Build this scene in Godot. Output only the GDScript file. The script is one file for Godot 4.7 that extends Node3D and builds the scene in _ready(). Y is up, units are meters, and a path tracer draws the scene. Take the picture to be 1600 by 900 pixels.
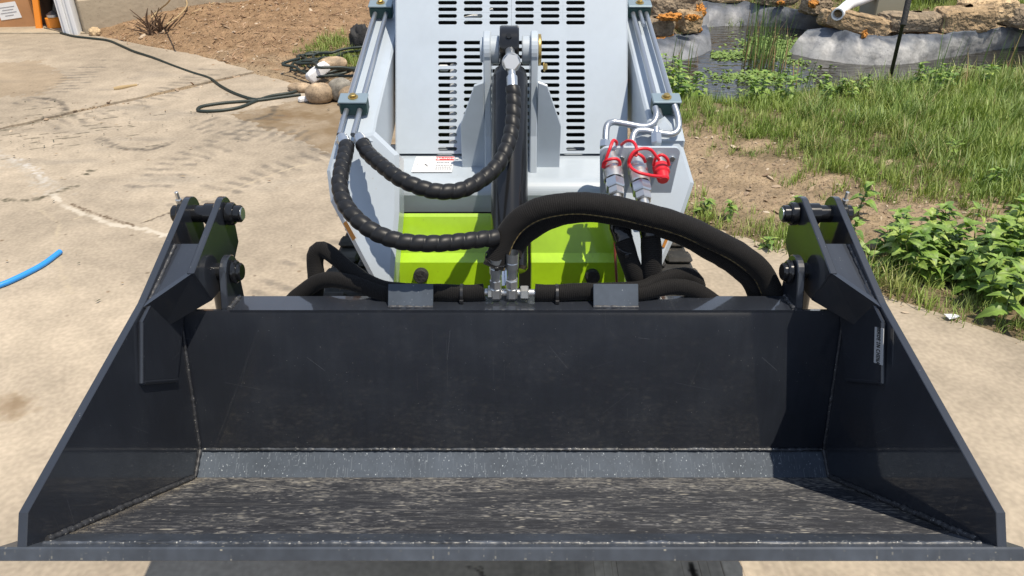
extends Node3D
# Compact tracked loader with a tilted black bucket on a driveway; garden pond behind.
# Scene axes: x right, y up, the loader faces +z. Profiles are given as (f, u): f metres ahead (-z), u metres up.

# how a tube's radius varies: kind, and noise where it needs it
class Shape:
	var kind := ""
	var nz: FastNoiseLite
	func _init(k: String, q: FastNoiseLite = null) -> void:
		kind = k
		nz = q
	func at(s: float, th: float, k: float) -> float:
		match kind:
			"bead": return 0.85 + 0.22 * absf(sin(s / 0.0045)) + 0.35 * nz.get_noise_1d(s * 1.3)
			"spiral":
				var f := fposmod(s / 0.0205 + th / TAU, 1.0)
				return 0.83 + 0.19 * sin(PI * f ** 0.8) ** 0.5
			"sleeve": return 1.0 + 0.07 * nz.get_noise_2d(s, cos(th) * 0.05) + 0.035 * nz.get_noise_2d(s * 3.0, sin(th) * 0.12)
			"thread": return 0.75 + 0.35 * sin(s / 0.0015)
			"shrink": return 0.9 + 0.12 * sin(k * PI) + 0.04 * sin(th * 3.0 + s * 300.0)
			"stick": return 1.0 + 0.25 * sin(s * 40.0)
			"taper": return 1.15 - 0.75 * k
		return 1.0

class MB:
	var v := PackedVector3Array()
	var n := PackedVector3Array()
	var uv := PackedVector2Array()
	var col := PackedColorArray()
	var use_col := false
	var ink := Color(1, 1, 1)

	func vert(p: Vector3, nn: Vector3, t: Vector2) -> void:
		v.append(p); n.append(nn); uv.append(t)
		if use_col: col.append(ink)

	func tri(a: Vector3, b: Vector3, c: Vector3, na: Vector3, nb: Vector3, nc: Vector3, ta := Vector2.ZERO, tb := Vector2.ZERO, tc := Vector2.ZERO) -> void:
		if (b - a).cross(c - a).dot(na + nb + nc) > 0.0:
			vert(a, na, ta); vert(c, nc, tc); vert(b, nb, tb)
		else:
			vert(a, na, ta); vert(b, nb, tb); vert(c, nc, tc)

	func flat(a: Vector3, b: Vector3, c: Vector3, out: Vector3) -> void:
		var nn := (b - a).cross(c - a).normalized()
		if nn.dot(out) < 0.0: nn = -nn
		tri(a, b, c, nn, nn, nn, tuv(a, nn), tuv(b, nn), tuv(c, nn))

	func tuv(p: Vector3, nn: Vector3) -> Vector2:
		var q := nn.abs()
		if q.x > q.y and q.x > q.z: return Vector2(p.z, p.y)
		if q.y > q.z: return Vector2(p.x, p.z)
		return Vector2(p.x, -p.y)

	func quad(a: Vector3, b: Vector3, c: Vector3, d: Vector3, out: Vector3) -> void:
		flat(a, b, c, out); flat(a, c, d, out)

	func box(c: Vector3, s: Vector3, bv := 0.0, t := Basis()) -> void:
		var h := s * 0.5
		bv = minf(bv, minf(h.x, minf(h.y, h.z)) * 0.9)
		for ax in 3:
			var b := (ax + 1) % 3
			var d := (ax + 2) % 3
			for sg in [-1.0, 1.0]:
				var q := []
				for k in [[-1.0, -1.0], [1.0, -1.0], [1.0, 1.0], [-1.0, 1.0]]:
					var p := Vector3()
					p[ax] = sg * h[ax]; p[b] = k[0] * (h[b] - bv); p[d] = k[1] * (h[d] - bv)
					q.append(c + t * p)
				var o := Vector3(); o[ax] = sg
				quad(q[0], q[1], q[2], q[3], t * o)
			if bv <= 0.0: continue
			for s1 in [-1.0, 1.0]:
				for s2 in [-1.0, 1.0]:
					var q := []
					for k in [[-1.0, 0], [1.0, 0], [1.0, 1], [-1.0, 1]]:
						var p := Vector3()
						p[ax] = k[0] * (h[ax] - bv)
						p[b] = s1 * (h[b] - (bv if k[1] == 0 else 0.0)); p[d] = s2 * (h[d] - (0.0 if k[1] == 0 else bv))
						q.append(c + t * p)
					var o := Vector3(); o[b] = s1; o[d] = s2
					quad(q[0], q[1], q[2], q[3], t * o)
		if bv > 0.0:
			for i in 8:
				var sg := Vector3(1 if i & 1 else -1, 1 if i & 2 else -1, 1 if i & 4 else -1)
				var q := []
				for ax in 3:
					var p := sg * (h - Vector3.ONE * bv)
					p[ax] = sg[ax] * h[ax]
					q.append(c + t * p)
				flat(q[0], q[1], q[2], t * sg)

	static func inset(poly: PackedVector2Array, b: float) -> PackedVector2Array:
		var a := 0.0
		var m := poly.size()
		for i in m: a += poly[i].cross(poly[(i + 1) % m])
		var sg := 1.0 if a > 0.0 else -1.0
		var r := PackedVector2Array()
		for i in m:
			var e0 := (poly[i] - poly[(i + m - 1) % m]).normalized()
			var e1 := (poly[(i + 1) % m] - poly[i]).normalized()
			var n0 := Vector2(-e0.y, e0.x) * sg
			var n1 := Vector2(-e1.y, e1.x) * sg
			var mid := (n0 + n1)
			var k := maxf(0.35, (1.0 + n0.dot(n1)))
			r.append(poly[i] + mid * (b / k))
		return r

	# polygon in local xy, extruded along local z from 0 to depth
	func prism(poly: PackedVector2Array, depth: float, bv: float, t: Transform3D) -> void:
		var m := poly.size()
		var a := 0.0
		for i in m: a += poly[i].cross(poly[(i + 1) % m])
		var sg := 1.0 if a > 0.0 else -1.0
		var ins := inset(poly, bv) if bv > 0.0 else poly
		var rings := [[ins, 0.0], [poly, bv], [poly, depth - bv], [ins, depth]] if bv > 0.0 else [[poly, 0.0], [poly, depth]]
		for k in rings.size() - 1:
			for i in m:
				var j := (i + 1) % m
				var e := poly[j] - poly[i]
				var o := Vector3(e.y * sg, -e.x * sg, 0.0).normalized()
				if bv > 0.0 and k == 0: o.z = -0.9
				if bv > 0.0 and k == 2: o.z = 0.9
				var p0: Vector2 = rings[k][0][i]
				var p1: Vector2 = rings[k][0][j]
				var p2: Vector2 = rings[k + 1][0][j]
				var p3: Vector2 = rings[k + 1][0][i]
				var z0: float = rings[k][1]
				var z1: float = rings[k + 1][1]
				quad(t * Vector3(p0.x, p0.y, z0), t * Vector3(p1.x, p1.y, z0), t * Vector3(p2.x, p2.y, z1), t * Vector3(p3.x, p3.y, z1), t.basis * o)
		var ix := Geometry2D.triangulate_polygon(ins)
		for i in ix.size() / 3:
			var q := [ins[ix[i * 3]], ins[ix[i * 3 + 1]], ins[ix[i * 3 + 2]]]
			for z in [0.0, depth]:
				flat(t * Vector3(q[0].x, q[0].y, z), t * Vector3(q[1].x, q[1].y, z), t * Vector3(q[2].x, q[2].y, z), t.basis * Vector3(0, 0, -1 if z == 0.0 else 1))

	# profile (f, u) across x from x0 to x1
	func prof(poly: PackedVector2Array, x0: float, x1: float, bv := 0.0) -> void:
		prism(poly, absf(x1 - x0), bv, Transform3D(Basis(Vector3(0, 0, -1), Vector3(0, 1, 0), Vector3(1, 0, 0)), Vector3(minf(x0, x1), 0, 0)))

	# rows of points; smooth normals; out(row, col) sign from centre points
	func grid(rows: Array, wrap: bool, ctr: PackedVector3Array, us := 1.0, vs := PackedFloat32Array()) -> void:
		var nr := rows.size()
		var nc: int = rows[0].size()
		var nn := []
		for i in nr:
			var r := PackedVector3Array()
			for j in nc:
				var a: Vector3 = rows[mini(i + 1, nr - 1)][j] - rows[maxi(i - 1, 0)][j]
				var b: Vector3 = (rows[i][(j + 1) % nc] - rows[i][(j + nc - 1) % nc]) if wrap else (rows[i][mini(j + 1, nc - 1)] - rows[i][maxi(j - 1, 0)])
				var q := a.cross(b).normalized()
				if ctr.size() and q.dot(rows[i][j] - ctr[i]) < 0.0: q = -q
				r.append(q)
			nn.append(r)
		var cols := nc if wrap else nc - 1
		for i in nr - 1:
			var v0 := vs[i] if vs.size() else float(i) / (nr - 1)
			var v1 := vs[i + 1] if vs.size() else float(i + 1) / (nr - 1)
			for j in cols:
				var k := (j + 1) % nc
				var u0 := us * j / cols
				var u1 := us * (j + 1) / cols
				tri(rows[i][j], rows[i][k], rows[i + 1][k], nn[i][j], nn[i][k], nn[i + 1][k], Vector2(u0, v0), Vector2(u1, v0), Vector2(u1, v1))
				tri(rows[i][j], rows[i + 1][k], rows[i + 1][j], nn[i][j], nn[i + 1][k], nn[i + 1][j], Vector2(u0, v0), Vector2(u1, v1), Vector2(u0, v1))

	static func smooth(p: PackedVector3Array, ds: float) -> PackedVector3Array:
		var d := PackedVector3Array()
		var m := p.size()
		for i in m - 1:
			var a := p[maxi(i - 1, 0)]
			var b := p[i]
			var c := p[i + 1]
			var e := p[mini(i + 2, m - 1)]
			for k in 12: d.append(b.cubic_interpolate(c, a, e, k / 12.0))
		d.append(p[m - 1])
		var total := 0.0
		for i in d.size() - 1: total += d[i].distance_to(d[i + 1])
		var cnt := maxi(2, int(round(total / ds)))
		var r := PackedVector3Array([d[0]])
		var want := total / cnt
		var acc := 0.0
		for i in d.size() - 1:
			var l := d[i].distance_to(d[i + 1])
			while acc + l >= want * r.size() and r.size() < cnt:
				r.append(d[i].lerp(d[i + 1], clampf((want * r.size() - acc) / maxf(l, 1e-6), 0, 1)))
			acc += l
		r.append(d[d.size() - 1])
		return r

	# round tube along a smoothed path; shape(s, angle, share) scales the radius; flat squeezes it across ref
	func tube(p: PackedVector3Array, r: float, sides := 12, ds := 0.012, shape: Shape = null, flatten := 1.0, ref := Vector3(0, 0, 1), caps := true) -> void:
		var q := smooth(p, ds) if ds > 0.0 else p
		var rows := []
		var vs := PackedFloat32Array()
		var s := 0.0
		var m := q.size()
		var prev := ref
		for i in m:
			var tg := (q[mini(i + 1, m - 1)] - q[maxi(i - 1, 0)]).normalized()
			if i > 0: s += q[i].distance_to(q[i - 1])
			var a := (prev - tg * prev.dot(tg)).normalized()
			if a.length() < 0.5: a = tg.cross(Vector3(1, 0.3, 0)).normalized()
			prev = a
			var b := tg.cross(a)
			var row := PackedVector3Array()
			for j in sides:
				var th := TAU * j / sides
				var rr := r
				if shape != null: rr *= shape.at(s, th, float(i) / (m - 1))
				row.append(q[i] + a * cos(th) * rr * flatten + b * sin(th) * rr)
			rows.append(row)
			vs.append(s)
		grid(rows, true, q, 1.0, vs)
		if caps:
			for e in [0, m - 1]:
				var o := (q[e] - q[1 if e == 0 else m - 2]).normalized()
				for j in sides: flat(q[e], rows[e][j], rows[e][(j + 1) % sides], o)

	# turned shape: profile of (radius, height) along axis from base
	func turned(base: Vector3, axis: Vector3, pr: PackedVector2Array, sides := 20, smooth_it := true) -> void:
		axis = axis.normalized()
		var a := axis.cross(Vector3(0.31, 0.2, 0.9)).normalized()
		var b := axis.cross(a)
		for i in pr.size() - 1:
			var p := pr[i]
			var q := pr[i + 1]
			var dr := q.x - p.x
			var dh := q.y - p.y
			for j in sides:
				var t0 := TAU * j / sides
				var t1 := TAU * (j + 1) / sides
				var d0 := a * cos(t0) + b * sin(t0)
				var d1 := a * cos(t1) + b * sin(t1)
				var n0 := (d0 * dh - axis * dr).normalized()
				var n1 := (d1 * dh - axis * dr).normalized()
				if not smooth_it:
					n0 = ((d0 + d1) * 0.5 * dh - axis * dr).normalized(); n1 = n0
				var A := base + axis * p.y + d0 * p.x
				var B := base + axis * p.y + d1 * p.x
				var C := base + axis * q.y + d1 * q.x
				var D := base + axis * q.y + d0 * q.x
				var u0 := Vector2(float(j) / sides, p.y)
				var u1 := Vector2(float(j + 1) / sides, q.y)
				tri(A, B, C, n0, n1, n1, u0, Vector2(u1.x, u0.y), u1)
				tri(A, C, D, n0, n1, n0, u0, u1, Vector2(u0.x, u1.y))

	func rod(a: Vector3, b: Vector3, r: float, sides := 16, c := 0.0) -> void:
		var l := a.distance_to(b)
		if c <= 0.0: c = minf(r * 0.15, l * 0.2)
		turned(a, b - a, PackedVector2Array([Vector2(0, 0), Vector2(r - c, 0), Vector2(r, c), Vector2(r, l - c), Vector2(r - c, l), Vector2(0, l)]), sides)

	func nut(a: Vector3, b: Vector3, r: float) -> void:
		var l := a.distance_to(b)
		turned(a, b - a, PackedVector2Array([Vector2(0, 0), Vector2(r * 0.9, 0), Vector2(r, l * 0.12), Vector2(r, l * 0.88), Vector2(r * 0.9, l), Vector2(0, l)]), 6, false)

	func mesh() -> ArrayMesh:
		var arr := []
		arr.resize(Mesh.ARRAY_MAX)
		arr[Mesh.ARRAY_VERTEX] = v
		arr[Mesh.ARRAY_NORMAL] = n
		arr[Mesh.ARRAY_TEX_UV] = uv
		if use_col: arr[Mesh.ARRAY_COLOR] = col
		var am := ArrayMesh.new()
		am.add_surface_from_arrays(Mesh.PRIMITIVE_TRIANGLES, arr)
		return am

var M := {}
var rng := RandomNumberGenerator.new()

func lin(r: float, g: float, b: float) -> Color: return Color(r, g, b).linear_to_srgb()
func pts(a: Array) -> PackedVector3Array:
	var r := PackedVector3Array()
	for i in a.size() / 3: r.append(Vector3(a[i * 3], a[i * 3 + 1], a[i * 3 + 2]))
	return r
func fu(a: Array) -> PackedVector2Array:
	var r := PackedVector2Array()
	for i in a.size() / 2: r.append(Vector2(a[i * 2], a[i * 2 + 1]))
	return r
func arc(c: Vector2, r: float, a0: float, a1: float, k := 10) -> PackedVector2Array:
	var o := PackedVector2Array()
	for i in k + 1:
		var t := deg_to_rad(lerpf(a0, a1, float(i) / k))
		o.append(c + Vector2(cos(t), sin(t)) * r)
	return o

func tag(o: Node3D, label: String, category: String, group := "", kind := "") -> Node3D:
	if label: o.set_meta("label", label)
	if category: o.set_meta("category", category)
	if group: o.set_meta("group", group)
	if kind: o.set_meta("kind", kind)
	return o
var used := {}
func named(called: String, parent: Node) -> String:
	var key := str(parent.get_instance_id()) + called
	used[key] = used.get(key, -1) + 1
	return called if used[key] == 0 else "%s_%03d" % [called, used[key]]
func put_in(o: Node3D, called: String, parent: Node) -> void:
	o.name = named(called, parent)
	parent.add_child(o, true)
func thing(called: String, label: String, category: String, at := Vector3.ZERO, group := "") -> Node3D:
	var o := Node3D.new()
	put_in(o, called, self)
	o.position = at
	return tag(o, label, category, group)
# a mesh whose points are in scene axes becomes a part of parent
func part(called: String, b: MB, mat: Material, parent: Node = self, kind := "") -> MeshInstance3D:
	var o := MeshInstance3D.new()
	o.mesh = b.mesh()
	o.material_override = mat
	put_in(o, called, parent)
	var acc := Vector3.ZERO
	var q: Node = parent
	while q != self:
		acc += q.position
		q = q.get_parent()
	o.position = -acc
	if kind: o.set_meta("kind", kind)
	return o
func single(called: String, b: MB, mat: Material, label: String, category: String, group := "", kind := "") -> MeshInstance3D:
	var o := part(called, b, mat)
	tag(o, label, category, group, kind)
	return o

func mat(c: Color, rough := 0.6, metal := 0.0, spec := 0.5) -> StandardMaterial3D:
	var m := StandardMaterial3D.new()
	m.albedo_color = c
	m.roughness = rough
	m.metallic = metal
	m.metallic_specular = spec
	return m
func coat(m: StandardMaterial3D, amount: float, rough: float) -> StandardMaterial3D:
	m.clearcoat_enabled = true
	m.clearcoat = amount
	m.clearcoat_roughness = rough
	return m
func noise(s: int, f: float, oct := 3, type := FastNoiseLite.TYPE_SIMPLEX_SMOOTH) -> FastNoiseLite:
	var q := FastNoiseLite.new()
	q.seed = s; q.frequency = f; q.noise_type = type
	q.fractal_type = FastNoiseLite.FRACTAL_FBM
	q.fractal_octaves = oct
	return q
func bytes(q: FastNoiseLite, w: int, h: int, seamless := true) -> PackedByteArray:
	var im := q.get_seamless_image(w, h) if seamless else q.get_image(w, h)
	im.convert(Image.FORMAT_L8)
	return im.get_data()
func tex(d: PackedByteArray, w: int, h: int, f := Image.FORMAT_RGB8) -> ImageTexture:
	return ImageTexture.create_from_image(Image.create_from_data(w, h, false, f, d))
func gray_tex(q: FastNoiseLite, s: int) -> ImageTexture:
	return tex(bytes(q, s, s), s, s, Image.FORMAT_L8)
func bump(m: StandardMaterial3D, t: Texture2D, cm: float) -> void:
	m.heightmap_enabled = true
	m.heightmap_texture = t
	m.heightmap_scale = cm
func world_tri(m: StandardMaterial3D, s: float, world := false) -> void:
	m.uv1_triplanar = true
	m.uv1_world_triplanar = world
	m.uv1_scale = Vector3.ONE * s
	m.uv1_triplanar_sharpness = 4.0
# tone-varied colour texture: base colour, speckle colour, how many specks, cloudiness
func paint_tex(s: int, sd: int, base: Color, cloud: float, speck: Color, specks: int, big := 2) -> ImageTexture:
	var a := bytes(noise(sd, 0.008, 4), s, s)
	var b := bytes(noise(sd + 1, 0.06, 2), s, s)
	var d := PackedByteArray()
	d.resize(s * s * 3)
	for i in s * s:
		var k := 1.0 + cloud * ((a[i] - 128) / 128.0 + 0.35 * (b[i] - 128) / 128.0)
		d[i * 3] = clampi(int(base.r * 255.0 * k), 0, 255)
		d[i * 3 + 1] = clampi(int(base.g * 255.0 * k), 0, 255)
		d[i * 3 + 2] = clampi(int(base.b * 255.0 * k), 0, 255)
	var im := Image.create_from_data(s, s, false, Image.FORMAT_RGB8, d)
	var r := RandomNumberGenerator.new()
	r.seed = sd
	for i in specks:
		var w := r.randi_range(1, big)
		im.fill_rect(Rect2i(r.randi_range(0, s - 4), r.randi_range(0, s - 4), w, r.randi_range(1, big)), base.lerp(speck, r.randf_range(0.15, 1.0) ** 2))
	return ImageTexture.create_from_image(im)

# slate-black paint: dust film, faint runs, chips and specks
func black_tex(s: int, sd: int, base: Color) -> ImageTexture:
	var a := bytes(noise(sd, 0.005, 5), s, s)
	var im2 := noise(sd + 1, 0.05, 3).get_image(s, s / 12)
	im2.resize(s, s, Image.INTERPOLATE_CUBIC); im2.convert(Image.FORMAT_L8)
	var b := im2.get_data()
	var d := PackedByteArray()
	d.resize(s * s * 3)
	for i in s * s:
		var film := clampf((a[i] - 120) / 128.0 * 0.6 + (b[i] - 128) / 128.0 * 0.12, 0.0, 1.0)
		var k := 1.0 + (a[i] - 128) / 128.0 * 0.07 + (b[i] - 128) / 128.0 * 0.04
		d[i * 3] = clampi(int(255.0 * lerpf(base.r * k, 0.36, film * 0.13)), 0, 255)
		d[i * 3 + 1] = clampi(int(255.0 * lerpf(base.g * k, 0.37, film * 0.13)), 0, 255)
		d[i * 3 + 2] = clampi(int(255.0 * lerpf(base.b * k, 0.37, film * 0.12)), 0, 255)
	var im := Image.create_from_data(s, s, false, Image.FORMAT_RGB8, d)
	var r := RandomNumberGenerator.new()
	r.seed = sd
	for i in 2400:
		var p := Vector2(r.randf() * s, r.randf() * s)
		if a[int(p.y) * s + int(p.x)] < r.randi_range(70, 190): continue
		im.set_pixelv(Vector2i(p), base.lerp(Color(0.72, 0.71, 0.68), r.randf() ** 2.5))
	for i in 22:
		var p := Vector2(r.randf() * s, r.randf() * s)
		var v := Vector2.from_angle(r.randf() * TAU)
		var al := r.randf_range(0.08, 0.3)
		for k in r.randi_range(12, 90):
			var q := Vector2i(p + v * k)
			if q.x < 0 or q.y < 0 or q.x >= s or q.y >= s: break
			im.set_pixelv(q, im.get_pixelv(q).lerp(Color(0.6, 0.6, 0.6), al))
	for i in 26:
		var x := r.randi_range(0, s - 3)
		var y := r.randi_range(0, s - 130)
		for k in r.randi_range(20, 120): im.set_pixel(x, y + k, im.get_pixel(x, y + k).lerp(Color(0.5, 0.48, 0.44), 0.16))
	return ImageTexture.create_from_image(im)

func _ready() -> void:
	rng.seed = 7
	var cam := Camera3D.new()
	cam.name = "camera"
	cam.position = Vector3(0, 1.26, 0)
	cam.rotation_degrees = Vector3(-30, 0, 0)
	cam.fov = 42.28
	cam.near = 0.05
	cam.far = 900
	add_child(cam)
	cam.current = true
	var we := WorldEnvironment.new()
	we.name = "world_environment"
	var env := Environment.new()
	env.background_mode = Environment.BG_SKY
	var sm := ProceduralSkyMaterial.new()
	sm.sky_top_color = lin(0.27, 0.34, 0.48)
	sm.sky_horizon_color = lin(0.66, 0.71, 0.78)
	sm.sky_curve = 0.13
	sm.ground_bottom_color = lin(0.30, 0.25, 0.19)
	sm.ground_horizon_color = lin(0.42, 0.42, 0.38)
	sm.sun_angle_max = 12.0
	sm.sun_curve = 0.1
	var sky := Sky.new()
	sky.sky_material = sm
	env.sky = sky
	env.tonemap_mode = Environment.TONE_MAPPER_LINEAR
	env.tonemap_exposure = 1.2
	env.sdfgi_enabled = true
	env.ssao_enabled = true
	env.ssil_enabled = true
	env.background_energy_multiplier = 1.3
	we.environment = env
	add_child(we)
	var sun := DirectionalLight3D.new()
	sun.name = "sun"
	sun.light_energy = 1.45
	sun.light_color = Color(1.0, 0.955, 0.88)
	sun.light_angular_distance = 0.5
	sun.shadow_enabled = true
	add_child(sun)
	sun.look_at_from_position(Vector3(0.26, 0.93, 0.23) * 20.0, Vector3.ZERO, Vector3(0, 0, 1))

	materials()
	terrain()
	driveway()
	house()
	pond()
	loader()
	bucket()
	hoses()
	clutter()
	plants()

func materials() -> void:
	var black := Color(0.14, 0.155, 0.185)
	var m := coat(mat(Color.WHITE, 0.45, 0.0, 0.4), 1.0, 0.06)
	m.albedo_texture = black_tex(1024, 11, black)
	world_tri(m, 1.3)
	M.black = m
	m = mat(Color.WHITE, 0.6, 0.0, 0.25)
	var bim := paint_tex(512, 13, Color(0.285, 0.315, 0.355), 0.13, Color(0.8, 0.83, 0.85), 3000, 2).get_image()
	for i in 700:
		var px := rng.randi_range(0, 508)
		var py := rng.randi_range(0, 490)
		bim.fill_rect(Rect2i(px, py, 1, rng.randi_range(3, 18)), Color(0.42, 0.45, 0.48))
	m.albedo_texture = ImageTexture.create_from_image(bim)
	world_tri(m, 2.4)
	M.bevel_lit = m  # bucket black made lighter: the strip's sky sheen is put into its colour
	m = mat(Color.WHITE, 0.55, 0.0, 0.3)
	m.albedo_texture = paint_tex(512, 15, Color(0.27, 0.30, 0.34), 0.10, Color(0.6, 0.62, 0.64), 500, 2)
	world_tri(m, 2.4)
	M.slate = m  # bluish sheen on the sunlit hose guards, put into a lighter bucket paint
	m = mat(Color.WHITE, 0.5)
	m.albedo_texture = paint_tex(512, 31, Color(0.2, 0.205, 0.22), 0.25, Color(0.75, 0.74, 0.7), 5200, 2)
	world_tri(m, 3.0)
	M.weld = m
	m = mat(Color.WHITE, 0.4)
	m.albedo_texture = paint_tex(512, 33, Color(0.22, 0.235, 0.26), 0.5, Color(0.85, 0.84, 0.80), 4200, 3)
	world_tri(m, 3.0)
	M.weld_glint = m  # glitter of the bevel and lip welds painted in as pale specks
	# floor of the bucket: black paint under dried streaks of mud
	var w := 1024
	var h := 512
	var im := noise(41, 0.034, 3).get_image(720, 512)
	im.resize(w, h, Image.INTERPOLATE_CUBIC); im.convert(Image.FORMAT_L8)
	var a := im.get_data()
	var im2 := noise(42, 0.105, 3).get_image(620, 512)
	im2.resize(w, h, Image.INTERPOLATE_CUBIC); im2.convert(Image.FORMAT_L8)
	var b := im2.get_data()
	var c := bytes(noise(43, 0.006, 3), w, h, false)
	var e := bytes(noise(44, 0.3, 1), w, h, false)
	var d := PackedByteArray()
	d.resize(w * h * 3)
	for i in w * h:
		var row := float(i / w) / h
		var k := (a[i] - 128) / 128.0 * 0.9 + (b[i] - 128) / 128.0 * 1.05 + (c[i] - 128) / 128.0 * 0.5 + (e[i] - 128) / 300.0
		k += lerpf(0.46, -0.10, smoothstep(0.0, 0.4, row)) + 0.2 * smoothstep(0.94, 1.0, row)
		var t := clampf((k - 0.15) * 1.1, 0.0, 1.0) * 0.42
		var g := clampf(0.5 + k * 0.5, 0.0, 1.0) * 0.055
		d[i * 3] = int(255.0 * lerpf(0.15 + g, 0.52, t))
		d[i * 3 + 1] = int(255.0 * lerpf(0.158 + g, 0.505, t))
		d[i * 3 + 2] = int(255.0 * lerpf(0.18 + g, 0.475, t))
	var fim := Image.create_from_data(w, h, false, Image.FORMAT_RGB8, d)
	# soft chips of dried mud, thick at the back, then long scrapes
	for i in 14000:
		var x := rng.randf() * w
		var row := rng.randf()
		if rng.randf() > lerpf(1.6, 0.40, smoothstep(0.05, 0.4, row)) * clampf((c[int(row * (h - 1)) * w + int(x) % w] - 70) / 75.0, 0.12, 1.3): continue
		var small := rng.randf() < 0.55
		var len := rng.randf_range(2.5, 7.0) * (0.45 if small else 1.0) * (2.0 if rng.randf() < 0.12 else 1.0)
		var hi := rng.randf_range(2.0, 6.0) * (0.45 if small else 1.0)
		var an := rng.randfn(0, 0.22)
		var al := rng.randf_range(0.12, 0.95) ** 1.35
		var tone := Color(0.60, 0.58, 0.53).lerp(Color(0.42, 0.42, 0.43), rng.randf())
		for yy in range(int(-hi - len * 0.3), int(hi + len * 0.3) + 1):
			for xx in range(int(-len), int(len) + 1):
				var u := (xx * cos(an) + yy * sin(an)) / len
				var q := (yy * cos(an) - xx * sin(an)) / hi
				var k := 1.0 - u * u - q * q
				var X := int(x) + xx
				var Y := int(row * h) + yy
				if k > 0.0 and X >= 0 and Y >= 0 and X < w and Y < h: fim.set_pixel(X, Y, fim.get_pixel(X, Y).lerp(tone, al * minf(1.0, k * 1.1)))
	for i in 900:
		# broad faint smears
		var x := rng.randf() * w
		var y := rng.randf() * h
		var len := rng.randf_range(14, 60)
		var hi := rng.randf_range(2.0, 7.0)
		var sl := rng.randfn(0, 0.15)
		var al := rng.randf_range(0.05, 0.32)
		var tone := Color(0.52, 0.51, 0.49) if i % 3 else Color(0.10, 0.105, 0.12)
		for xx in range(int(-len), int(len)):
			for yy in range(int(-hi), int(hi) + 1):
				var X := int(x) + xx
				var Y := int(y + xx * sl) + yy
				var k := (1.0 - absf(xx) / len) * (1.0 - absf(yy) / (hi + 1.0))
				if X >= 0 and Y >= 0 and X < w and Y < h: fim.set_pixel(X, Y, fim.get_pixel(X, Y).lerp(tone, al * k * (0.5 + e[Y * w + X] / 255.0)))
	for i in 160:
		var x := rng.randf() * 900.0
		var y := rng.randf_range(20, 500)
		var sl := rng.randfn(0, 0.12) if i % 4 else rng.randfn(0, 0.5)
		var tone := Color(0.62, 0.60, 0.56) if i % 3 else Color(0.08, 0.08, 0.09)
		var al := rng.randf_range(0.15, 0.55)
		for k in rng.randi_range(15, 180):
			var px := int(x) + k
			var py := int(y + k * sl)
			if px < w and py >= 0 and py < h: fim.set_pixel(px, py, fim.get_pixel(px, py).lerp(tone, al))
	# packed dirt along the two side welds
	for y in h:
		for s in 2:
			for k in 26:
				var X: int = k if s == 0 else w - 1 - k
				if rng.randf() < 0.5 - k * 0.018: fim.set_pixel(X, y, fim.get_pixel(X, y).lerp(Color(0.58, 0.53, 0.44), rng.randf_range(0.3, 0.8) * (1.0 if s == 0 else 0.5)))
	m = mat(Color.WHITE, 0.6, 0.0, 0.22)
	m.albedo_texture = ImageTexture.create_from_image(fim)
	m.texture_repeat = false
	M.floor = m
	# scuffed front of the cutting edge
	m = coat(mat(Color.WHITE, 0.5), 0.2, 0.2)
	m.albedo_texture = paint_tex(512, 51, Color(0.215, 0.235, 0.265), 0.25, Color(0.62, 0.59, 0.52), 1500, 3)
	world_tri(m, 2.0)
	M.edge = m
	m = coat(mat(Color.WHITE, 0.42), 0.5, 0.12)
	m.albedo_texture = paint_tex(512, 61, Color(0.665, 0.705, 0.745), 0.025, Color(0.6, 0.58, 0.54), 60, 2)
	world_tri(m, 1.6)
	M.grey = m
	m = coat(mat(Color.WHITE, 0.4), 0.6, 0.1)
	m.albedo_texture = paint_tex(512, 71, Color(0.60, 0.755, 0.10), 0.05, Color(0.45, 0.5, 0.15), 120, 2)
	world_tri(m, 2.0)
	M.lime = m
	M.dark = mat(lin(0.012, 0.012, 0.013), 0.8)
	M.zinc = mat(lin(0.52, 0.55, 0.58), 0.3, 0.9)
	M.zinc_pipe = mat(lin(0.40, 0.43, 0.47), 0.36, 0.85)
	M.bright_zinc = mat(lin(0.56, 0.56, 0.55), 0.36, 0.9)
	M.gold = mat(lin(0.5, 0.36, 0.13), 0.35, 0.9)
	M.clamp_top = mat(lin(0.30, 0.38, 0.42), 0.42, 0.6)
	M.teal = mat(lin(0.012, 0.05, 0.048), 0.5)
	m = mat(lin(0.010, 0.0105, 0.012), 0.16)
	M.gloss_black = m
	M.chrome = mat(lin(0.6, 0.62, 0.66), 0.08, 1.0)
	m = mat(lin(0.012, 0.0125, 0.014), 0.42, 0.0, 0.38)
	M.guard = m
	m = mat(lin(0.018, 0.018, 0.019), 0.75)
	bump(m, gray_tex(noise(81, 0.05, 3), 256), 0.2)
	world_tri(m, 6.0)
	M.rubber = m
	m = mat(Color.WHITE, 0.85)
	m.albedo_texture = paint_tex(256, 83, Color(0.19, 0.185, 0.18), 0.5, Color(0.42, 0.37, 0.31), 500, 4)
	world_tri(m, 3.0)
	M.track = m
	# ribbed woven sleeve
	var sd := PackedByteArray()
	sd.resize(128 * 128)
	var sn := bytes(noise(85, 0.1, 3), 128, 128)
	for i in 128 * 128:
		var yy := float(i / 128) / 128.0
		var xx := float(i % 128) / 128.0
		sd[i] = clampi(int(120.0 + 85.0 * sin(yy * TAU * 12.0) + 18.0 * sin((xx * 16.0 + yy * 12.0) * TAU) + (sn[i] - 128) * 0.35), 0, 255)
	var st := tex(sd, 128, 128, Image.FORMAT_L8)
	var cd := PackedByteArray()
	cd.resize(128 * 128 * 3)
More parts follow.
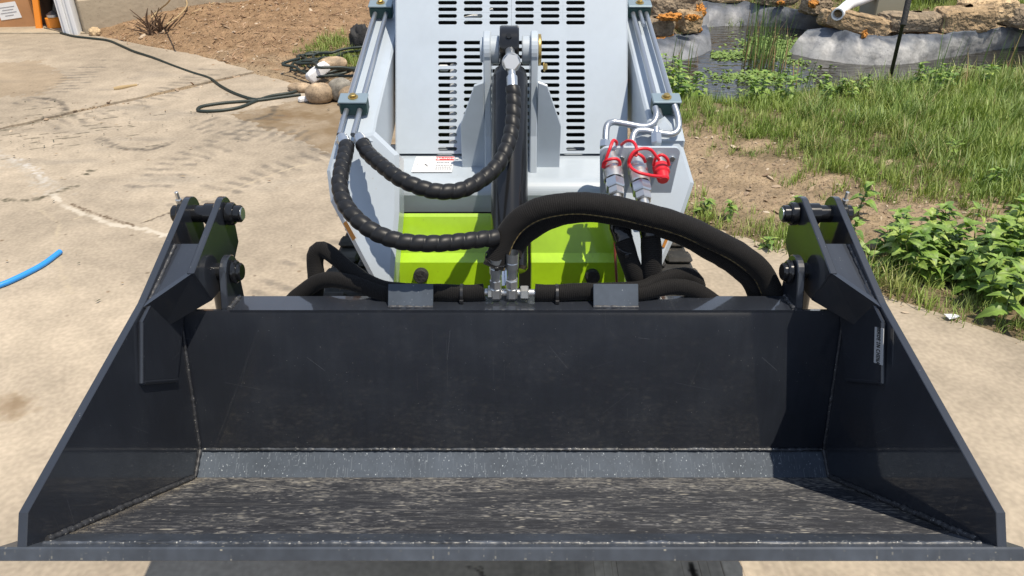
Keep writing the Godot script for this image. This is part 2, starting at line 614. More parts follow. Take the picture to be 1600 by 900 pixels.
	for i in 128 * 128:
		var k := 0.75 + 0.35 * sd[i] / 255.0 + (sn[i] - 128) / 500.0
		cd[i * 3] = int(30.0 * k); cd[i * 3 + 1] = int(29.0 * k); cd[i * 3 + 2] = int(29.0 * k)
	m = mat(Color.WHITE, 0.75, 0.0, 0.25)
	m.albedo_texture = tex(cd, 128, 128)
	m.uv1_scale = Vector3(4.0, 26.0, 1.0)
	m.normal_enabled = true
	var nim := Image.create_from_data(128, 128, false, Image.FORMAT_L8, sd)
	nim.convert(Image.FORMAT_RGBA8)
	nim.bump_map_to_normal_map(2.0)
	m.normal_texture = ImageTexture.create_from_image(nim)
	m.normal_scale = 0.8
	m.rim_enabled = true; m.rim = 0.1
	M.sleeve = m
	M.thread = mat(lin(0.17, 0.125, 0.05), 0.85)
	m = mat(lin(0.62, 0.012, 0.025), 0.4)
	M.red = m
	M.cable_tie = mat(lin(0.015, 0.015, 0.016), 0.3)
	M.rust_wire = mat(lin(0.16, 0.03, 0.015), 0.5)
	M.white = mat(lin(0.74, 0.75, 0.76), 0.45)
	M.label_red = mat(lin(0.62, 0.04, 0.04), 0.4)
	M.label_ink = mat(lin(0.25, 0.25, 0.27), 0.5)
	M.label_silver = mat(lin(0.42, 0.43, 0.44), 0.4)
	M.black_ink = mat(lin(0.03, 0.03, 0.03), 0.5)
	M.orange_decal = mat(lin(0.50, 0.20, 0.03), 0.5)
	# ground
	var gt := paint_tex(512, 91, Color(0.86, 0.85, 0.83), 0.12, Color(0.42, 0.38, 0.33), 5200, 4)
	m = mat(Color.WHITE, 0.95, 0.0, 0.2)
	m.vertex_color_use_as_albedo = true
	m.albedo_texture = gt
	world_tri(m, 1.3, true)
	bump(m, gray_tex(noise(92, 0.035, 5), 512), 2.2)
	M.soil = m
	m = mat(lin(0.30, 0.20, 0.13), 0.95)
	M.chip = m
	m = mat(Color.WHITE, 0.8)
	m.albedo_texture = paint_tex(512, 95, Color(0.64, 0.59, 0.51), 0.1, Color(0.45, 0.4, 0.34), 2400, 3)
	world_tri(m, 0.9, true)
	bump(m, gray_tex(noise(96, 0.06, 4), 256), 0.3)
	M.foundation = m
	M.bricks = []
	for k in 3:
		m = mat(Color.WHITE, 0.85)
		m.albedo_texture = paint_tex(256, 100 + k, [Color(0.55, 0.40, 0.30), Color(0.62, 0.48, 0.37), Color(0.48, 0.35, 0.27)][k], 0.14, Color(0.3, 0.22, 0.2), 500, 3)
		world_tri(m, 2.0)
		bump(m, gray_tex(noise(110 + k, 0.05, 3), 128), 0.12)
		M.bricks.append(m)
	M.rocks = []
	for k in 3:
		m = mat(Color.WHITE, 0.9)
		m.albedo_texture = paint_tex(512, 120 + k, [Color(0.62, 0.53, 0.41), Color(0.55, 0.49, 0.41), Color(0.75, 0.65, 0.51)][k], 0.24, Color(0.22, 0.17, 0.13), 1500, 5)
		world_tri(m, 2.2)
		bump(m, gray_tex(noise(130 + k, 0.03, 5), 256), 2.0)
		M.rocks.append(m)
	m = mat(lin(0.62, 0.26, 0.05), 0.8)
	bump(m, gray_tex(noise(141, 0.05, 3), 256), 2.0)
	world_tri(m, 5.0)
	M.foam = m
	M.pebble = []
	for k in 3:
		m = mat(Color.WHITE, 0.7)
		m.albedo_texture = paint_tex(256, 170 + k, [Color(0.54, 0.47, 0.38), Color(0.52, 0.50, 0.46), Color(0.63, 0.55, 0.45)][k], 0.3, Color(0.36, 0.31, 0.26), 1600, 4)
		world_tri(m, 4.0)
		M.pebble.append(m)
	m = mat(Color.WHITE, 0.55)
	m.vertex_color_use_as_albedo = true
	m.albedo_texture = paint_tex(512, 145, Color(0.9, 0.9, 0.9), 0.22, Color(0.5, 0.5, 0.5), 1500, 4)
	world_tri(m, 1.4)
	bump(m, gray_tex(noise(146, 0.02, 4), 256), 0.7)
	M.liner = m
	m = mat(lin(0.022, 0.02, 0.014), 0.06)
	var wn := noise(147, 0.02, 3)
	bump(m, gray_tex(wn, 256), 0.6)
	m.uv1_triplanar = true; m.uv1_world_triplanar = true; m.uv1_scale = Vector3(0.9, 1, 1.8)
	M.water = m
	M.leaf = []
	for k in 4:
		m = mat(Color.WHITE, 0.5)
		m.albedo_texture = paint_tex(64, 150 + k, [Color(0.45, 0.56, 0.24), Color(0.51, 0.61, 0.28), Color(0.39, 0.51, 0.22), Color(0.56, 0.63, 0.31)][k], 0.2, Color(0.5, 0.55, 0.3), 60, 2)
		m.backlight_enabled = true
		m.backlight = Color(0.5, 0.6, 0.2)
		M.leaf.append(m)
	m = mat(Color.WHITE, 0.55)
	m.vertex_color_use_as_albedo = true
	m.backlight_enabled = true
	m.backlight = Color(0.5, 0.55, 0.2)
	M.blade = m
	M.stem = mat(lin(0.09, 0.14, 0.04), 0.7)
	M.straw = mat(lin(0.38, 0.28, 0.15), 0.8)
	M.bark = mat(lin(0.10, 0.06, 0.035), 0.9)
	m = mat(Color.WHITE, 0.85)
	m.albedo_texture = paint_tex(256, 160, Color(0.68, 0.50, 0.34), 0.05, Color(0.5, 0.36, 0.24), 200, 2)
	world_tri(m, 1.5)
	M.cardboard = m
	M.orange = mat(lin(0.80, 0.26, 0.02), 0.45)
	M.blue = mat(lin(0.03, 0.27, 0.72), 0.4)
	M.cord = mat(lin(0.018, 0.028, 0.024), 0.5)
	M.pot = mat(lin(0.02, 0.021, 0.024), 0.45)
	M.block = mat(lin(0.26, 0.25, 0.19), 0.85)
	M.inside = mat(lin(0.12, 0.10, 0.08), 0.9)

# ---------------------------------------------------------------- ground
const DRIVE_NEAR := [-1.741, -5.09, -1.3, -4.75, -0.75, -4.2, -0.3, -3.6, 0.3, -3.1, 0.66, -2.78, 1.022, -2.468, 1.271, -2.119, 1.411, -1.98, 1.548, -1.873, 2.1, -1.42, 2.8, -0.9, 3.4, 0.4, 3.4, 3.2, -7.0, 3.2, -7.0, -0.4, -3.9, -2.62, -2.738, -3.873]
const DRIVE_FAR := [-1.765, -5.135, -2.327, -5.62, -2.8, -5.9, -3.241, -6.2, -3.5, -6.36, -9.5, -6.36, -9.5, 1.0, -7.0, -0.44, -3.92, -2.66, -2.76, -3.913]
const WATER := [0.849, -5.386, 1.074, -4.769, 1.376, -4.654, 1.857, -4.888, 2.524, -4.966, 3.123, -5.211, 3.761, -5.534, 4.514, -5.81, 5.016, -6.543, 4.215, -6.297, 3.45, -5.936, 2.864, -5.63, 2.537, -5.649, 2.194, -5.979, 2.431, -6.442, 2.8, -6.974, 2.285, -7.09, 1.768, -7.031, 1.54, -5.936, 1.163, -5.729]
var near_poly: PackedVector2Array
var far_poly: PackedVector2Array
var water_poly: PackedVector2Array
var n_big := noise(201, 0.9, 3)
var n_mid := noise(202, 3.5, 3)
var n_fine := noise(203, 11.0, 2)

func edge_dist(p: Vector2, poly: PackedVector2Array) -> float:
	var d := 1e9
	for i in poly.size():
		d = minf(d, p.distance_to(Geometry2D.get_closest_point_to_segment(p, poly[i], poly[(i + 1) % poly.size()])))
	return d

func pond_d(p: Vector2) -> float:
	if p.x < 0.2 or p.y > -3.6 or p.y < -8.4: return 9.0
	var d := edge_dist(p, water_poly)
	return -d if Geometry2D.is_point_in_polygon(p, water_poly) else d

func height(x: float, z: float) -> float:
	var p := Vector2(x, z)
	var h := n_big.get_noise_2d(x, z) * 0.03 + n_mid.get_noise_2d(x, z) * 0.016 + n_fine.get_noise_2d(x, z) * 0.009 - 0.006
	if x < -0.7 and z < -5.35:
		h += 0.14 * clampf((-5.35 - z) / 1.5, 0, 1) * clampf((-x - 0.7) / 1.0, 0, 1) * clampf(edge_dist(p, far_poly) / 0.5 - 0.05, 0, 1)
	h += 0.03 * clampf((x - 1.2) / 1.0, 0, 1)
	if Geometry2D.is_point_in_polygon(p, near_poly):
		h -= clampf(edge_dist(p, near_poly) * 0.5, 0.0, 0.09)
	elif Geometry2D.is_point_in_polygon(p, far_poly):
		h = minf(h, 0.0) - 0.02 - clampf(edge_dist(p, far_poly) * 0.5, 0.0, 0.25)
	elif x < -3.45 and z < -6.3: h = -0.3
	var w := pond_d(p)
	if w < 0.0: h = -0.14 - minf(-w * 0.9, 0.3)
	elif w < 0.45 and z < -5.25: h = lerpf(-0.16, h, clampf((w - 0.2) / 0.2, 0, 1))
	elif w < 0.3: h = lerpf(-0.14, h, w / 0.3)
	if w > 0.0 and z < -4.9 and x > 0.4 and (x > 1.8 or z < -5.5): h += 0.07 * clampf((w - 0.42) / 0.25, 0, 1)
	return h

func lawn(x: float, z: float) -> float:
	# how thickly grass grows here
	var g := 0.0
	if x > 0.5 and z > -6.0:
		var k := z + 3.55 + (x - 1.2) * -1.15   # bare strip lies at larger k
		g = smoothstep(0.25, -0.35, k + n_mid.get_noise_2d(x, z) * 0.5 + n_big.get_noise_2d(x, z) * 0.35)
		if x > 2.0: g = maxf(g, 0.55)
	if x > 0.55 and z > -6.0:
		var e := edge_dist(Vector2(x, z), near_poly)
		g = maxf(g, smoothstep(0.34, 0.08, e + n_mid.get_noise_2d(x, z) * 0.2) * 0.8 * smoothstep(-3.2, -2.6, z))
		if x > 1.35 and z > -2.45: g = maxf(g, 0.8)
	if z < -6.9 and x > 0.6: g = maxf(g, 0.9)
	if x < -0.75 and x > -1.6 and z < -5.1 and z > -6.3: g = maxf(g, smoothstep(0.5, 0.25, Vector2(x + 1.15, (z + 5.7) * 0.8).length()) * 0.8)
	return g

func terrain() -> void:
	near_poly = fu(DRIVE_NEAR); far_poly = fu(DRIVE_FAR); water_poly = fu(WATER)
	var x0 := -10.0
	var z0 := -15.0
	var sx := 400
	var sz := 380
	var st := 0.05
	var v := PackedVector3Array()
	var nn := PackedVector3Array()
	var cc := PackedColorArray()
	var ix := PackedInt32Array()
	v.resize((sx + 1) * (sz + 1)); nn.resize(v.size()); cc.resize(v.size())
	for j in sz + 1:
		for i in sx + 1:
			var x := x0 + i * st
			var z := z0 + j * st
			var k := j * (sx + 1) + i
			v[k] = Vector3(x, height(x, z), z)
			var tan_soil := Color(0.42, 0.325, 0.225)
			var mulch := Color(0.40, 0.275, 0.175)
			var c := tan_soil.lerp(mulch, clampf((-5.2 - z) / 0.5 + n_mid.get_noise_2d(x, z), 0, 1) * clampf((0.6 - x) / 0.8, 0, 1))
			c = c.lerp(Color(0.15, 0.13, 0.075), clampf(lawn(x, z) * 0.75, 0, 0.7))
			if x > 0.7 and v[k].y < -0.1: c = c.lerp(Color(0.07, 0.06, 0.045), 0.8)
			cc[k] = c * (1.0 + 0.25 * n_mid.get_noise_2d(x * 2.0 + 40.0, z * 2.0))
	for j in sz + 1:
		for i in sx + 1:
			var k := j * (sx + 1) + i
			var dx := v[k + (1 if i < sx else 0)].y - v[k - (1 if i > 0 else 0)].y
			var dz := v[k + (sx + 1 if j < sz else 0)].y - v[k - (sx + 1 if j > 0 else 0)].y
			nn[k] = Vector3(-dx, 2.0 * st, -dz).normalized()
			if i < sx and j < sz:
				ix.append_array(PackedInt32Array([k, k + 1, k + sx + 1, k + 1, k + sx + 2, k + sx + 1]))
	# out to the horizon, stepping down under the fine part
	var base := v.size()
	var x1 := x0 + sx * st
	var z1 := z0 + sz * st
	for r in 2:
		var q := [Vector3(x0, -0.35, z0), Vector3(x1, -0.35, z0), Vector3(x1, -0.35, z1), Vector3(x0, -0.35, z1)] if r == 0 else [Vector3(-400, -0.5, -400), Vector3(400, -0.5, -400), Vector3(400, -0.5, 400), Vector3(-400, -0.5, 400)]
		for p in q:
			v.append(p); nn.append(Vector3.UP); cc.append(Color(0.12, 0.13, 0.06))
	for k in 4:
		var l := (k + 1) % 4
		ix.append_array(PackedInt32Array([base + k, base + 4 + k, base + l, base + l, base + 4 + k, base + 4 + l]))
	ix.append_array(PackedInt32Array([base, base + 1, base + 2, base, base + 2, base + 3]))
	var arr := []
	arr.resize(Mesh.ARRAY_MAX)
	arr[Mesh.ARRAY_VERTEX] = v; arr[Mesh.ARRAY_NORMAL] = nn; arr[Mesh.ARRAY_COLOR] = cc; arr[Mesh.ARRAY_INDEX] = ix
	var am := ArrayMesh.new()
	am.add_surface_from_arrays(Mesh.PRIMITIVE_TRIANGLES, arr)
	var o := MeshInstance3D.new()
	o.mesh = am
	o.material_override = M.soil
	put_in(o, "ground", self)
	tag(o, "bare tan soil and brown mulch beside the driveway", "ground", "", "structure")
	# crumbs of soil, gravel and bark lying on it
	var crumb := MB.new()
	crumb.turned(Vector3(0, -0.4, 0), Vector3(0.1, 1, 0), PackedVector2Array([Vector2(0, 0), Vector2(0.8, 0.2), Vector2(1, 0.6), Vector2(0.6, 1.0), Vector2(0, 1.1)]), 6, false)
	var pl := []
	var cl := []
	var tries := 0
	while pl.size() < 9000 and tries < 60000:
		tries += 1
		var x := rng.randf_range(-4.0, 4.0)
		var z := rng.randf_range(-8.3, -1.6)
		var p := Vector2(x, z)
		if Geometry2D.is_point_in_polygon(p, near_poly):
			if edge_dist(p, near_poly) > 0.12 * rng.randf(): continue
		if Geometry2D.is_point_in_polygon(p, far_poly):
			if edge_dist(p, far_poly) > 0.18 * rng.randf(): continue
		if x < -3.3 and z < -6.2: continue
		if pond_d(p) < 0.05: continue
		var s := rng.randf_range(0.0025, 0.007) if rng.randf() < 0.93 else rng.randf_range(0.008, 0.018)
		var bs := Basis.from_euler(Vector3(rng.randf() * 0.6, rng.randf() * TAU, rng.randf() * 0.6)) * Basis.from_scale(Vector3(s * rng.randf_range(0.8, 2.6), s * 0.7, s))
		pl.append(Transform3D(bs, Vector3(x, maxf(height(x, z), 0.0 if Geometry2D.is_point_in_polygon(p, near_poly) or Geometry2D.is_point_in_polygon(p, far_poly) else -1.0) + s * 0.2, z)))
		cl.append(Color(0.33, 0.245, 0.165).lerp([Color(0.2, 0.13, 0.08), Color(0.5, 0.42, 0.32), Color(0.27, 0.2, 0.14)][rng.randi() % 3], rng.randf()))
	var cm := mat(Color.WHITE, 0.9)
	cm.vertex_color_use_as_albedo = true
	scatter("gravel", crumb.mesh(), cm, pl, cl, "loose crumbs of soil gravel and bark on bare ground", "gravel")

func scatter(called: String, mesh: Mesh, m: Material, pl: Array, cl: Array, label: String, cat: String) -> void:
	var mm := MultiMesh.new()
	mm.transform_format = MultiMesh.TRANSFORM_3D
	mm.use_colors = true
	mm.mesh = mesh
	mm.instance_count = pl.size()
	for i in pl.size():
		mm.set_instance_transform(i, pl[i])
		mm.set_instance_color(i, cl[i])
	var o := MultiMeshInstance3D.new()
	o.multimesh = mm
	o.material_override = m
	put_in(o, called, self)
	tag(o, label, cat, "", "stuff")

# ---------------------------------------------------------------- driveway
const IMG := 1536
var dimg: Image
func wpx(x: float, z: float) -> Vector2: return Vector2((x + 4.6) / 7.2, (z + 6.6) / 7.2) * IMG
func dab(p: Vector2, r: float, c: Color, a: float) -> void:
	for y in range(int(p.y - r), int(p.y + r) + 2):
		for x in range(int(p.x - r), int(p.x + r) + 2):
			if x < 0 or y < 0 or x >= IMG or y >= IMG: continue
			var k := a * clampf(r + 0.5 - Vector2(x, y).distance_to(p), 0, 1)
			if k > 0.0: dimg.set_pixel(x, y, dimg.get_pixel(x, y).lerp(c, k))
func stroke(w: Array, r: float, c: Color, a: float, jit := 1.5, gap := 0.0) -> void:
	var path := MB.smooth(pts3(w), 0.004)
	for p in path:
		if rng.randf() < gap: continue
		var nz := n_mid.get_noise_2d(p.x * 3.0, p.z * 3.0)
		dab(wpx(p.x, p.z) + Vector2(rng.randfn(0, jit), rng.randfn(0, jit)), maxf(0.5, r * rng.randf_range(0.5, 1.3)), c, clampf(a * (1.0 + nz * 1.4), 0, 1))
func pts3(a: Array) -> PackedVector3Array:
	var r := PackedVector3Array()
	for i in a.size() / 2: r.append(Vector3(a[i * 2], 0, a[i * 2 + 1]))
	return r

func driveway() -> void:
	var a := bytes(noise(211, 0.004, 5), IMG, IMG, false)
	var b := bytes(noise(212, 0.03, 4), IMG, IMG, false)
	var c := bytes(noise(213, 0.25, 2), IMG, IMG, false)
	var sim := noise(214, 0.02, 4).get_image(IMG / 4, IMG)
	sim.resize(IMG, IMG); sim.convert(Image.FORMAT_L8)
	var s := sim.get_data()
	var damp := fu([-1.585, -4.137, -1.218, -3.82, -0.866, -3.46, -0.541, -3.313, -0.552, -3.906, -0.939, -4.529, -1.263, -4.418, -1.492, -4.286])
	var tanp := fu([-3.614, -5.345, -3.396, -5.441, -2.893, -4.907, -2.894, -4.529, -3.319, -4.459])
	var d := PackedByteArray()
	d.resize(IMG * IMG * 3)
	for i in IMG * IMG:
		var k := 1.0 + (a[i] - 128) / 128.0 * 0.10 + (b[i] - 128) / 128.0 * 0.07 + (c[i] - 128) / 128.0 * 0.08
		var t := clampf((s[i] - 128) / 128.0 * 1.3 + (a[i] - 128) / 128.0 * 0.7 - 0.15, 0, 1) * 0.5
		var far := 1.0 - smoothstep(0.42, 0.66, float(i / IMG) / IMG)
		t *= far
		d[i * 3] = clampi(int(lerpf(190.0, 153.0, t) * k), 0, 255)
		d[i * 3 + 1] = clampi(int(lerpf(176.0, 145.0, t) * k), 0, 255)
		d[i * 3 + 2] = clampi(int(lerpf(158.0, 135.0, t) * k), 0, 255)
	dimg = Image.create_from_data(IMG, IMG, false, Image.FORMAT_RGB8, d)
	for y in range(200, 800):
		for x in range(0, 1000):
			var w := Vector2(x / float(IMG) * 7.2 - 4.6, y / float(IMG) * 7.2 - 6.6)
			w += Vector2(n_fine.get_noise_2d(w.x, w.y), n_fine.get_noise_2d(w.y, w.x)) * 0.06
			if Geometry2D.is_point_in_polygon(w, damp): dimg.set_pixel(x, y, dimg.get_pixel(x, y).lerp(Color(0.55, 0.47, 0.37), clampf(0.65 + n_big.get_noise_2d(w.x * 3.0, w.y * 3.0) * 0.7, 0, 1)))
			elif Geometry2D.is_point_in_polygon(w, tanp): dimg.set_pixel(x, y, dimg.get_pixel(x, y).lerp(Color(0.62, 0.53, 0.42), 0.3))
	# prints of rubber tracks: rows of short grey bars
	for path in [[-1.375, -4.137, -1.465, -3.647, -1.603, -3.415, -1.616, -3.018], [-0.929, -3.505, -1.112, -3.313, -1.279, -3.092, -1.411, -2.721], [-2.059, -5.162, -2.151, -4.529, -2.328, -4.161, -2.551, -3.906], [-2.891, -5.441, -2.892, -5.075, -2.816, -4.529, -2.895, -4.261], [-1.065, -3.747, -1.397, -3.852, -1.766, -4.019], [-0.628, -2.521, -0.747, -2.226, -0.829, -2.058]]:
		var q := MB.smooth(pts3(path), 0.07)
		for i in q.size() - 1:
			var tg := (q[i + 1] - q[i]).normalized()
			var sd := Vector3(-tg.z, 0, tg.x)
			if rng.randf() < 0.12: continue
			var o := rng.randf_range(-0.03, 0.03)
			for k in 26:
				var u := k / 25.0 - 0.5
				var p := q[i] + sd * (u * 0.2 + o) + tg * 0.004 * sin(u * 9.0)
				var st := clampf(0.6 + n_mid.get_noise_2d(p.x * 2.0, p.z * 2.0) * 1.4, 0, 1)
				dab(wpx(p.x, p.z) + Vector2(rng.randfn(0, 1.2), rng.randfn(0, 1.2)), rng.randf_range(2.6, 4.6), Color(0.42, 0.40, 0.38), 0.13 * st)
	for w in [[-2.856, -4.459, -2.696, -4.391, -2.565, -4.198, -2.609, -4.077], [-2.164, -3.747, -1.955, -3.58, -1.794, -3.58, -1.743, -3.677], [-1.391, -4.325, -1.375, -4.137, -1.483, -4.019]]:
		stroke(w, 3.0, Color(0.36, 0.34, 0.32), 0.14, 2.5)
	# dark green-grey smears
	for i in 46:
		var p := wpx(-2.45 + rng.randfn(0, 0.26), -3.85 + rng.randfn(0, 0.22))
		var len := rng.randi_range(2, 12)
		for k in len: dab(p + Vector2(k * 1.4, -k * 0.7), rng.randf_range(0.8, 2.4), Color(0.28, 0.27, 0.23), 0.26)
	for w in [[-1.99, -2.997, -1.966, -3.047, -1.932, -3.092], [-2.18, -2.934, -2.071, -2.934, -1.978, -2.99], [-1.961, -3.207, -1.957, -3.288], [-2.726, -3.852, -2.613, -4.019, -2.473, -4.161]]:
		stroke(w, 2.0, Color(0.30, 0.29, 0.24), 0.22, 2.4)
	# cracks filled with pale mortar
	stroke([-2.628, -3.58, -2.435, -3.415, -2.247, -3.247, -2.074, -3.092, -1.96, -2.983], 2.6, Color(0.83, 0.82, 0.8), 0.16, 5.5, 0.3)
	stroke([-2.425, -3.451, -2.254, -3.313, -2.06, -3.107], 1.8, Color(0.88, 0.87, 0.86), 0.3, 3.2, 0.3)
	stroke([-1.985, -3.004, -1.899, -2.894, -1.792, -2.815, -1.683, -2.752, -1.59, -2.691, -1.472, -2.656, -1.327, -2.587], 2.0, Color(0.86, 0.82, 0.76), 0.6, 1.1)
	stroke([-1.859, -2.894, -1.701, -2.789, -1.495, -2.679], 1.0, Color(0.42, 0.36, 0.3), 0.5, 0.8)
	stroke([-1.475, -2.721, -1.418, -2.815, -1.29, -2.962, -1.155, -3.152, -1.048, -3.296, -0.921, -3.398], 1.3, Color(0.80, 0.74, 0.65), 0.5, 0.9)
	stroke([-1.475, -2.703, -1.41, -2.796, -1.383, -2.847], 0.9, Color(0.3, 0.26, 0.22), 0.6, 0.6)
	stroke([-1.957, -2.828, -1.864, -2.752, -1.794, -2.679, -1.749, -2.564, -1.672, -2.416, -1.585, -2.295, -1.476, -2.148], 1.2, Color(0.80, 0.74, 0.65), 0.4, 1.1)
	stroke([-1.777, -2.733, -1.744, -2.771], 1.0, Color(0.8, 0.74, 0.65), 0.4, 0.8)
	# damp ring, scuffs
	stroke([-1.403, -1.6, -1.351, -1.595, -1.302, -1.562, -1.301, -1.52, -1.348, -1.51], 3.0, Color(0.56, 0.48, 0.38), 0.12, 2.5)
	stroke([-1.36, -1.557, -1.315, -1.557], 7.0, Color(0.60, 0.52, 0.43), 0.08, 3.0)
	for i in 900:
		var p := Vector2(rng.randf() * IMG, rng.randf() * IMG)
		dab(p, rng.randf_range(0.5, 1.6), [Color(0.3, 0.25, 0.2), Color(0.42, 0.33, 0.24), Color(0.8, 0.75, 0.68)][rng.randi() % 3], rng.randf_range(0.2, 0.6))
	stroke([0.367, -1.047, 0.367, -1.026, 0.366, -0.97], 1.1, Color(0.16, 0.14, 0.12), 0.9, 0.3)
	stroke([-0.086, -1.041, -0.065, -1.023, -0.069, -0.97], 0.8, Color(0.28, 0.25, 0.22), 0.5, 0.8)
	var m := mat(Color.WHITE, 0.9, 0.0, 0.25)
	m.albedo_texture = ImageTexture.create_from_image(dimg)
	m.texture_repeat = false
	m.detail_enabled = true
	m.detail_blend_mode = BaseMaterial3D.BLEND_MODE_MUL
	m.detail_albedo = paint_tex(512, 221, Color(0.9, 0.9, 0.89), 0.16, Color(0.42, 0.37, 0.32), 9000, 2)
	m.detail_uv_layer = BaseMaterial3D.DETAIL_UV_2
	m.uv2_triplanar = true
	m.uv2_world_triplanar = true
	m.uv2_scale = Vector3.ONE * 1.7
	bump(m, gray_tex(noise(222, 0.12, 4), 512), 0.25)
	m.heightmap_enabled = false
	var root := thing("driveway", "pale beige concrete driveway slabs with filled cracks", "driveway")
	tag(root, "", "", "", "structure")
	for k in 2:
		var poly: PackedVector2Array = [near_poly, far_poly][k]
		var mb := MB.new()
		# the slab's outline, finely broken so that its edge is not ruler straight
		var fine := PackedVector2Array()
		for i in poly.size():
			var p := poly[i]
			var q := poly[(i + 1) % poly.size()]
			var steps := maxi(1, int(p.distance_to(q) / 0.05)) if p.distance_to(q) < 2.6 else 1
			for j in steps:
				var r := p.lerp(q, float(j) / steps)
				fine.append(r + (Vector2(rng.randfn(0, 0.006), rng.randfn(0, 0.006)) if steps > 1 else Vector2.ZERO))
		mb.prism(fine, 0.1, 0.006, Transform3D(Basis(Vector3(1, 0, 0), Vector3(0, 0, 1), Vector3(0, -1, 0)), Vector3(0, 0.0 if k == 0 else 0.006, 0)))
		for i in mb.v.size(): mb.uv[i] = Vector2((mb.v[i].x + 4.6) / 7.2, (mb.v[i].z + 6.6) / 7.2)
		part("concrete_slab", mb, m, root)
	var g := MB.new()
	g.box(Vector3(-6.5, -0.02, -8.4), Vector3(6.1, 0.08, 4.1), 0.004)
	part("garage_floor", g, M.foundation, root)

# ---------------------------------------------------------------- house corner
func house() -> void:
	var A := Vector3(-3.50, 0, -6.34)
	var B := Vector3(-1.3, 0, -8.2)
	var dir := (B - A).normalized()
	var L := A.distance_to(B)
	var out := Vector3(-dir.z, 0, dir.x)
	if out.z < 0: out = -out
	var t := Basis(dir, Vector3.UP, out)
	var root := thing("house_wall", "brown brick house wall on a pale concrete foundation by the garage", "house", A)
	var f := MB.new()
	f.box(A + dir * L * 0.5 - out * 0.12 + Vector3(0, 0.07, 0), Vector3(L, 0.40, 0.24), 0.008, t)
	part("foundation", f, M.foundation, root)
	var mo := MB.new()
	mo.box(A + dir * L * 0.5 - out * 0.13 + Vector3(0, 1.37, 0), Vector3(L, 2.2, 0.2), 0.0, t)
	part("mortar", mo, M.foundation, root)
	for row in 4:
		var x := -0.11 * (row % 2)
		var k := 0
		while x < L - 0.05:
			var w := minf(0.2, L - x)
			var x_a := maxf(x, 0.0)
			var bw := minf(x + 0.205, L) - x_a
			var b := MB.new()
			b.box(A + dir * (x_a + bw * 0.5) - out * (0.060 + rng.randf() * 0.005) + Vector3(0, 0.307 + row * 0.077, 0), Vector3(bw, 0.066, 0.1), 0.005, t * Basis(Vector3.UP, rng.randfn(0, 0.006)))
			part("brick", b, M.bricks[rng.randi() % 3], root)
			x += 0.216
			k += 1
	var rest := MB.new()
	for row in range(4, 27):
		var x := -0.11 * (row % 2)
		while x < L - 0.05:
			var x_a := maxf(x, 0.0)
			var bw := minf(x + 0.205, L) - x_a
			rest.box(A + dir * (x_a + bw * 0.5) - out * 0.062 + Vector3(0, 0.307 + row * 0.077, 0), Vector3(bw, 0.066, 0.1), 0.0, t)
			x += 0.216
	part("upper_bricks", rest, M.bricks[1], root, "stuff")
	# white trim of the garage opening, built of stepped boards
	var j := MB.new()
	for k in 4:
		j.box(Vector3(-3.565 - k * 0.035, 1.15, -6.37 - [0.0, 0.02, 0.006, 0.03][k]), Vector3(0.034, 2.32, 0.12), 0.005)
	part("white_door_trim", j, M.white, root)
	# garage shell: it keeps the inside dim
	var g := thing("garage", "dim open garage interior behind the white trim", "garage", Vector3(-6.2, 0, -8.4))
	var s := MB.new()
	s.box(Vector3(-6.5, 1.2, -10.5), Vector3(6.2, 2.5, 0.1))
	part("back_wall", s, M.inside, g)
	s = MB.new()
	s.box(Vector3(-9.6, 1.2, -8.4), Vector3(0.1, 2.5, 4.1))
	part("side_wall", s, M.inside, g)
	s = MB.new()
	s.box(Vector3(-3.62, 1.2, -8.45), Vector3(0.1, 2.5, 4.0))
	part("inner_wall", s, M.inside, g)
	s = MB.new()
	s.box(Vector3(-6.5, 2.52, -8.45), Vector3(6.3, 0.12, 4.3))
	part("ceiling", s, M.inside, g)

func stone(b: MB, c: Vector3, s: Vector3, t: Basis, sd: int, rough := 0.22, sq := 0.62, rings := 16) -> void:
	var nz := noise(sd, 1.3, 4)
	var rows := []
	var ctr := PackedVector3Array()
	var nc := rings + 8
	for i in rings + 1:
		var ph := lerpf(-PI / 2 + 0.02, PI / 2 - 0.02, float(i) / rings)
		var row := PackedVector3Array()
		for k in nc:
			var th := TAU * k / nc
			var p := Vector3(cos(ph) * cos(th), sin(ph), cos(ph) * sin(th))
			p = Vector3(signf(p.x) * absf(p.x) ** sq, signf(p.y) * absf(p.y) ** sq, signf(p.z) * absf(p.z) ** sq)
			var q := nz.get_noise_3dv(p * 1.2)
			var q2 := absf(nz.get_noise_3dv(p * 3.1 + Vector3.ONE * 9.0))
			p *= 1.0 + rough * (q * 1.5 - q2)
			row.append(c + t * (p * s))
		rows.append(row)
		ctr.append(c)
	b.grid(rows, true, ctr)

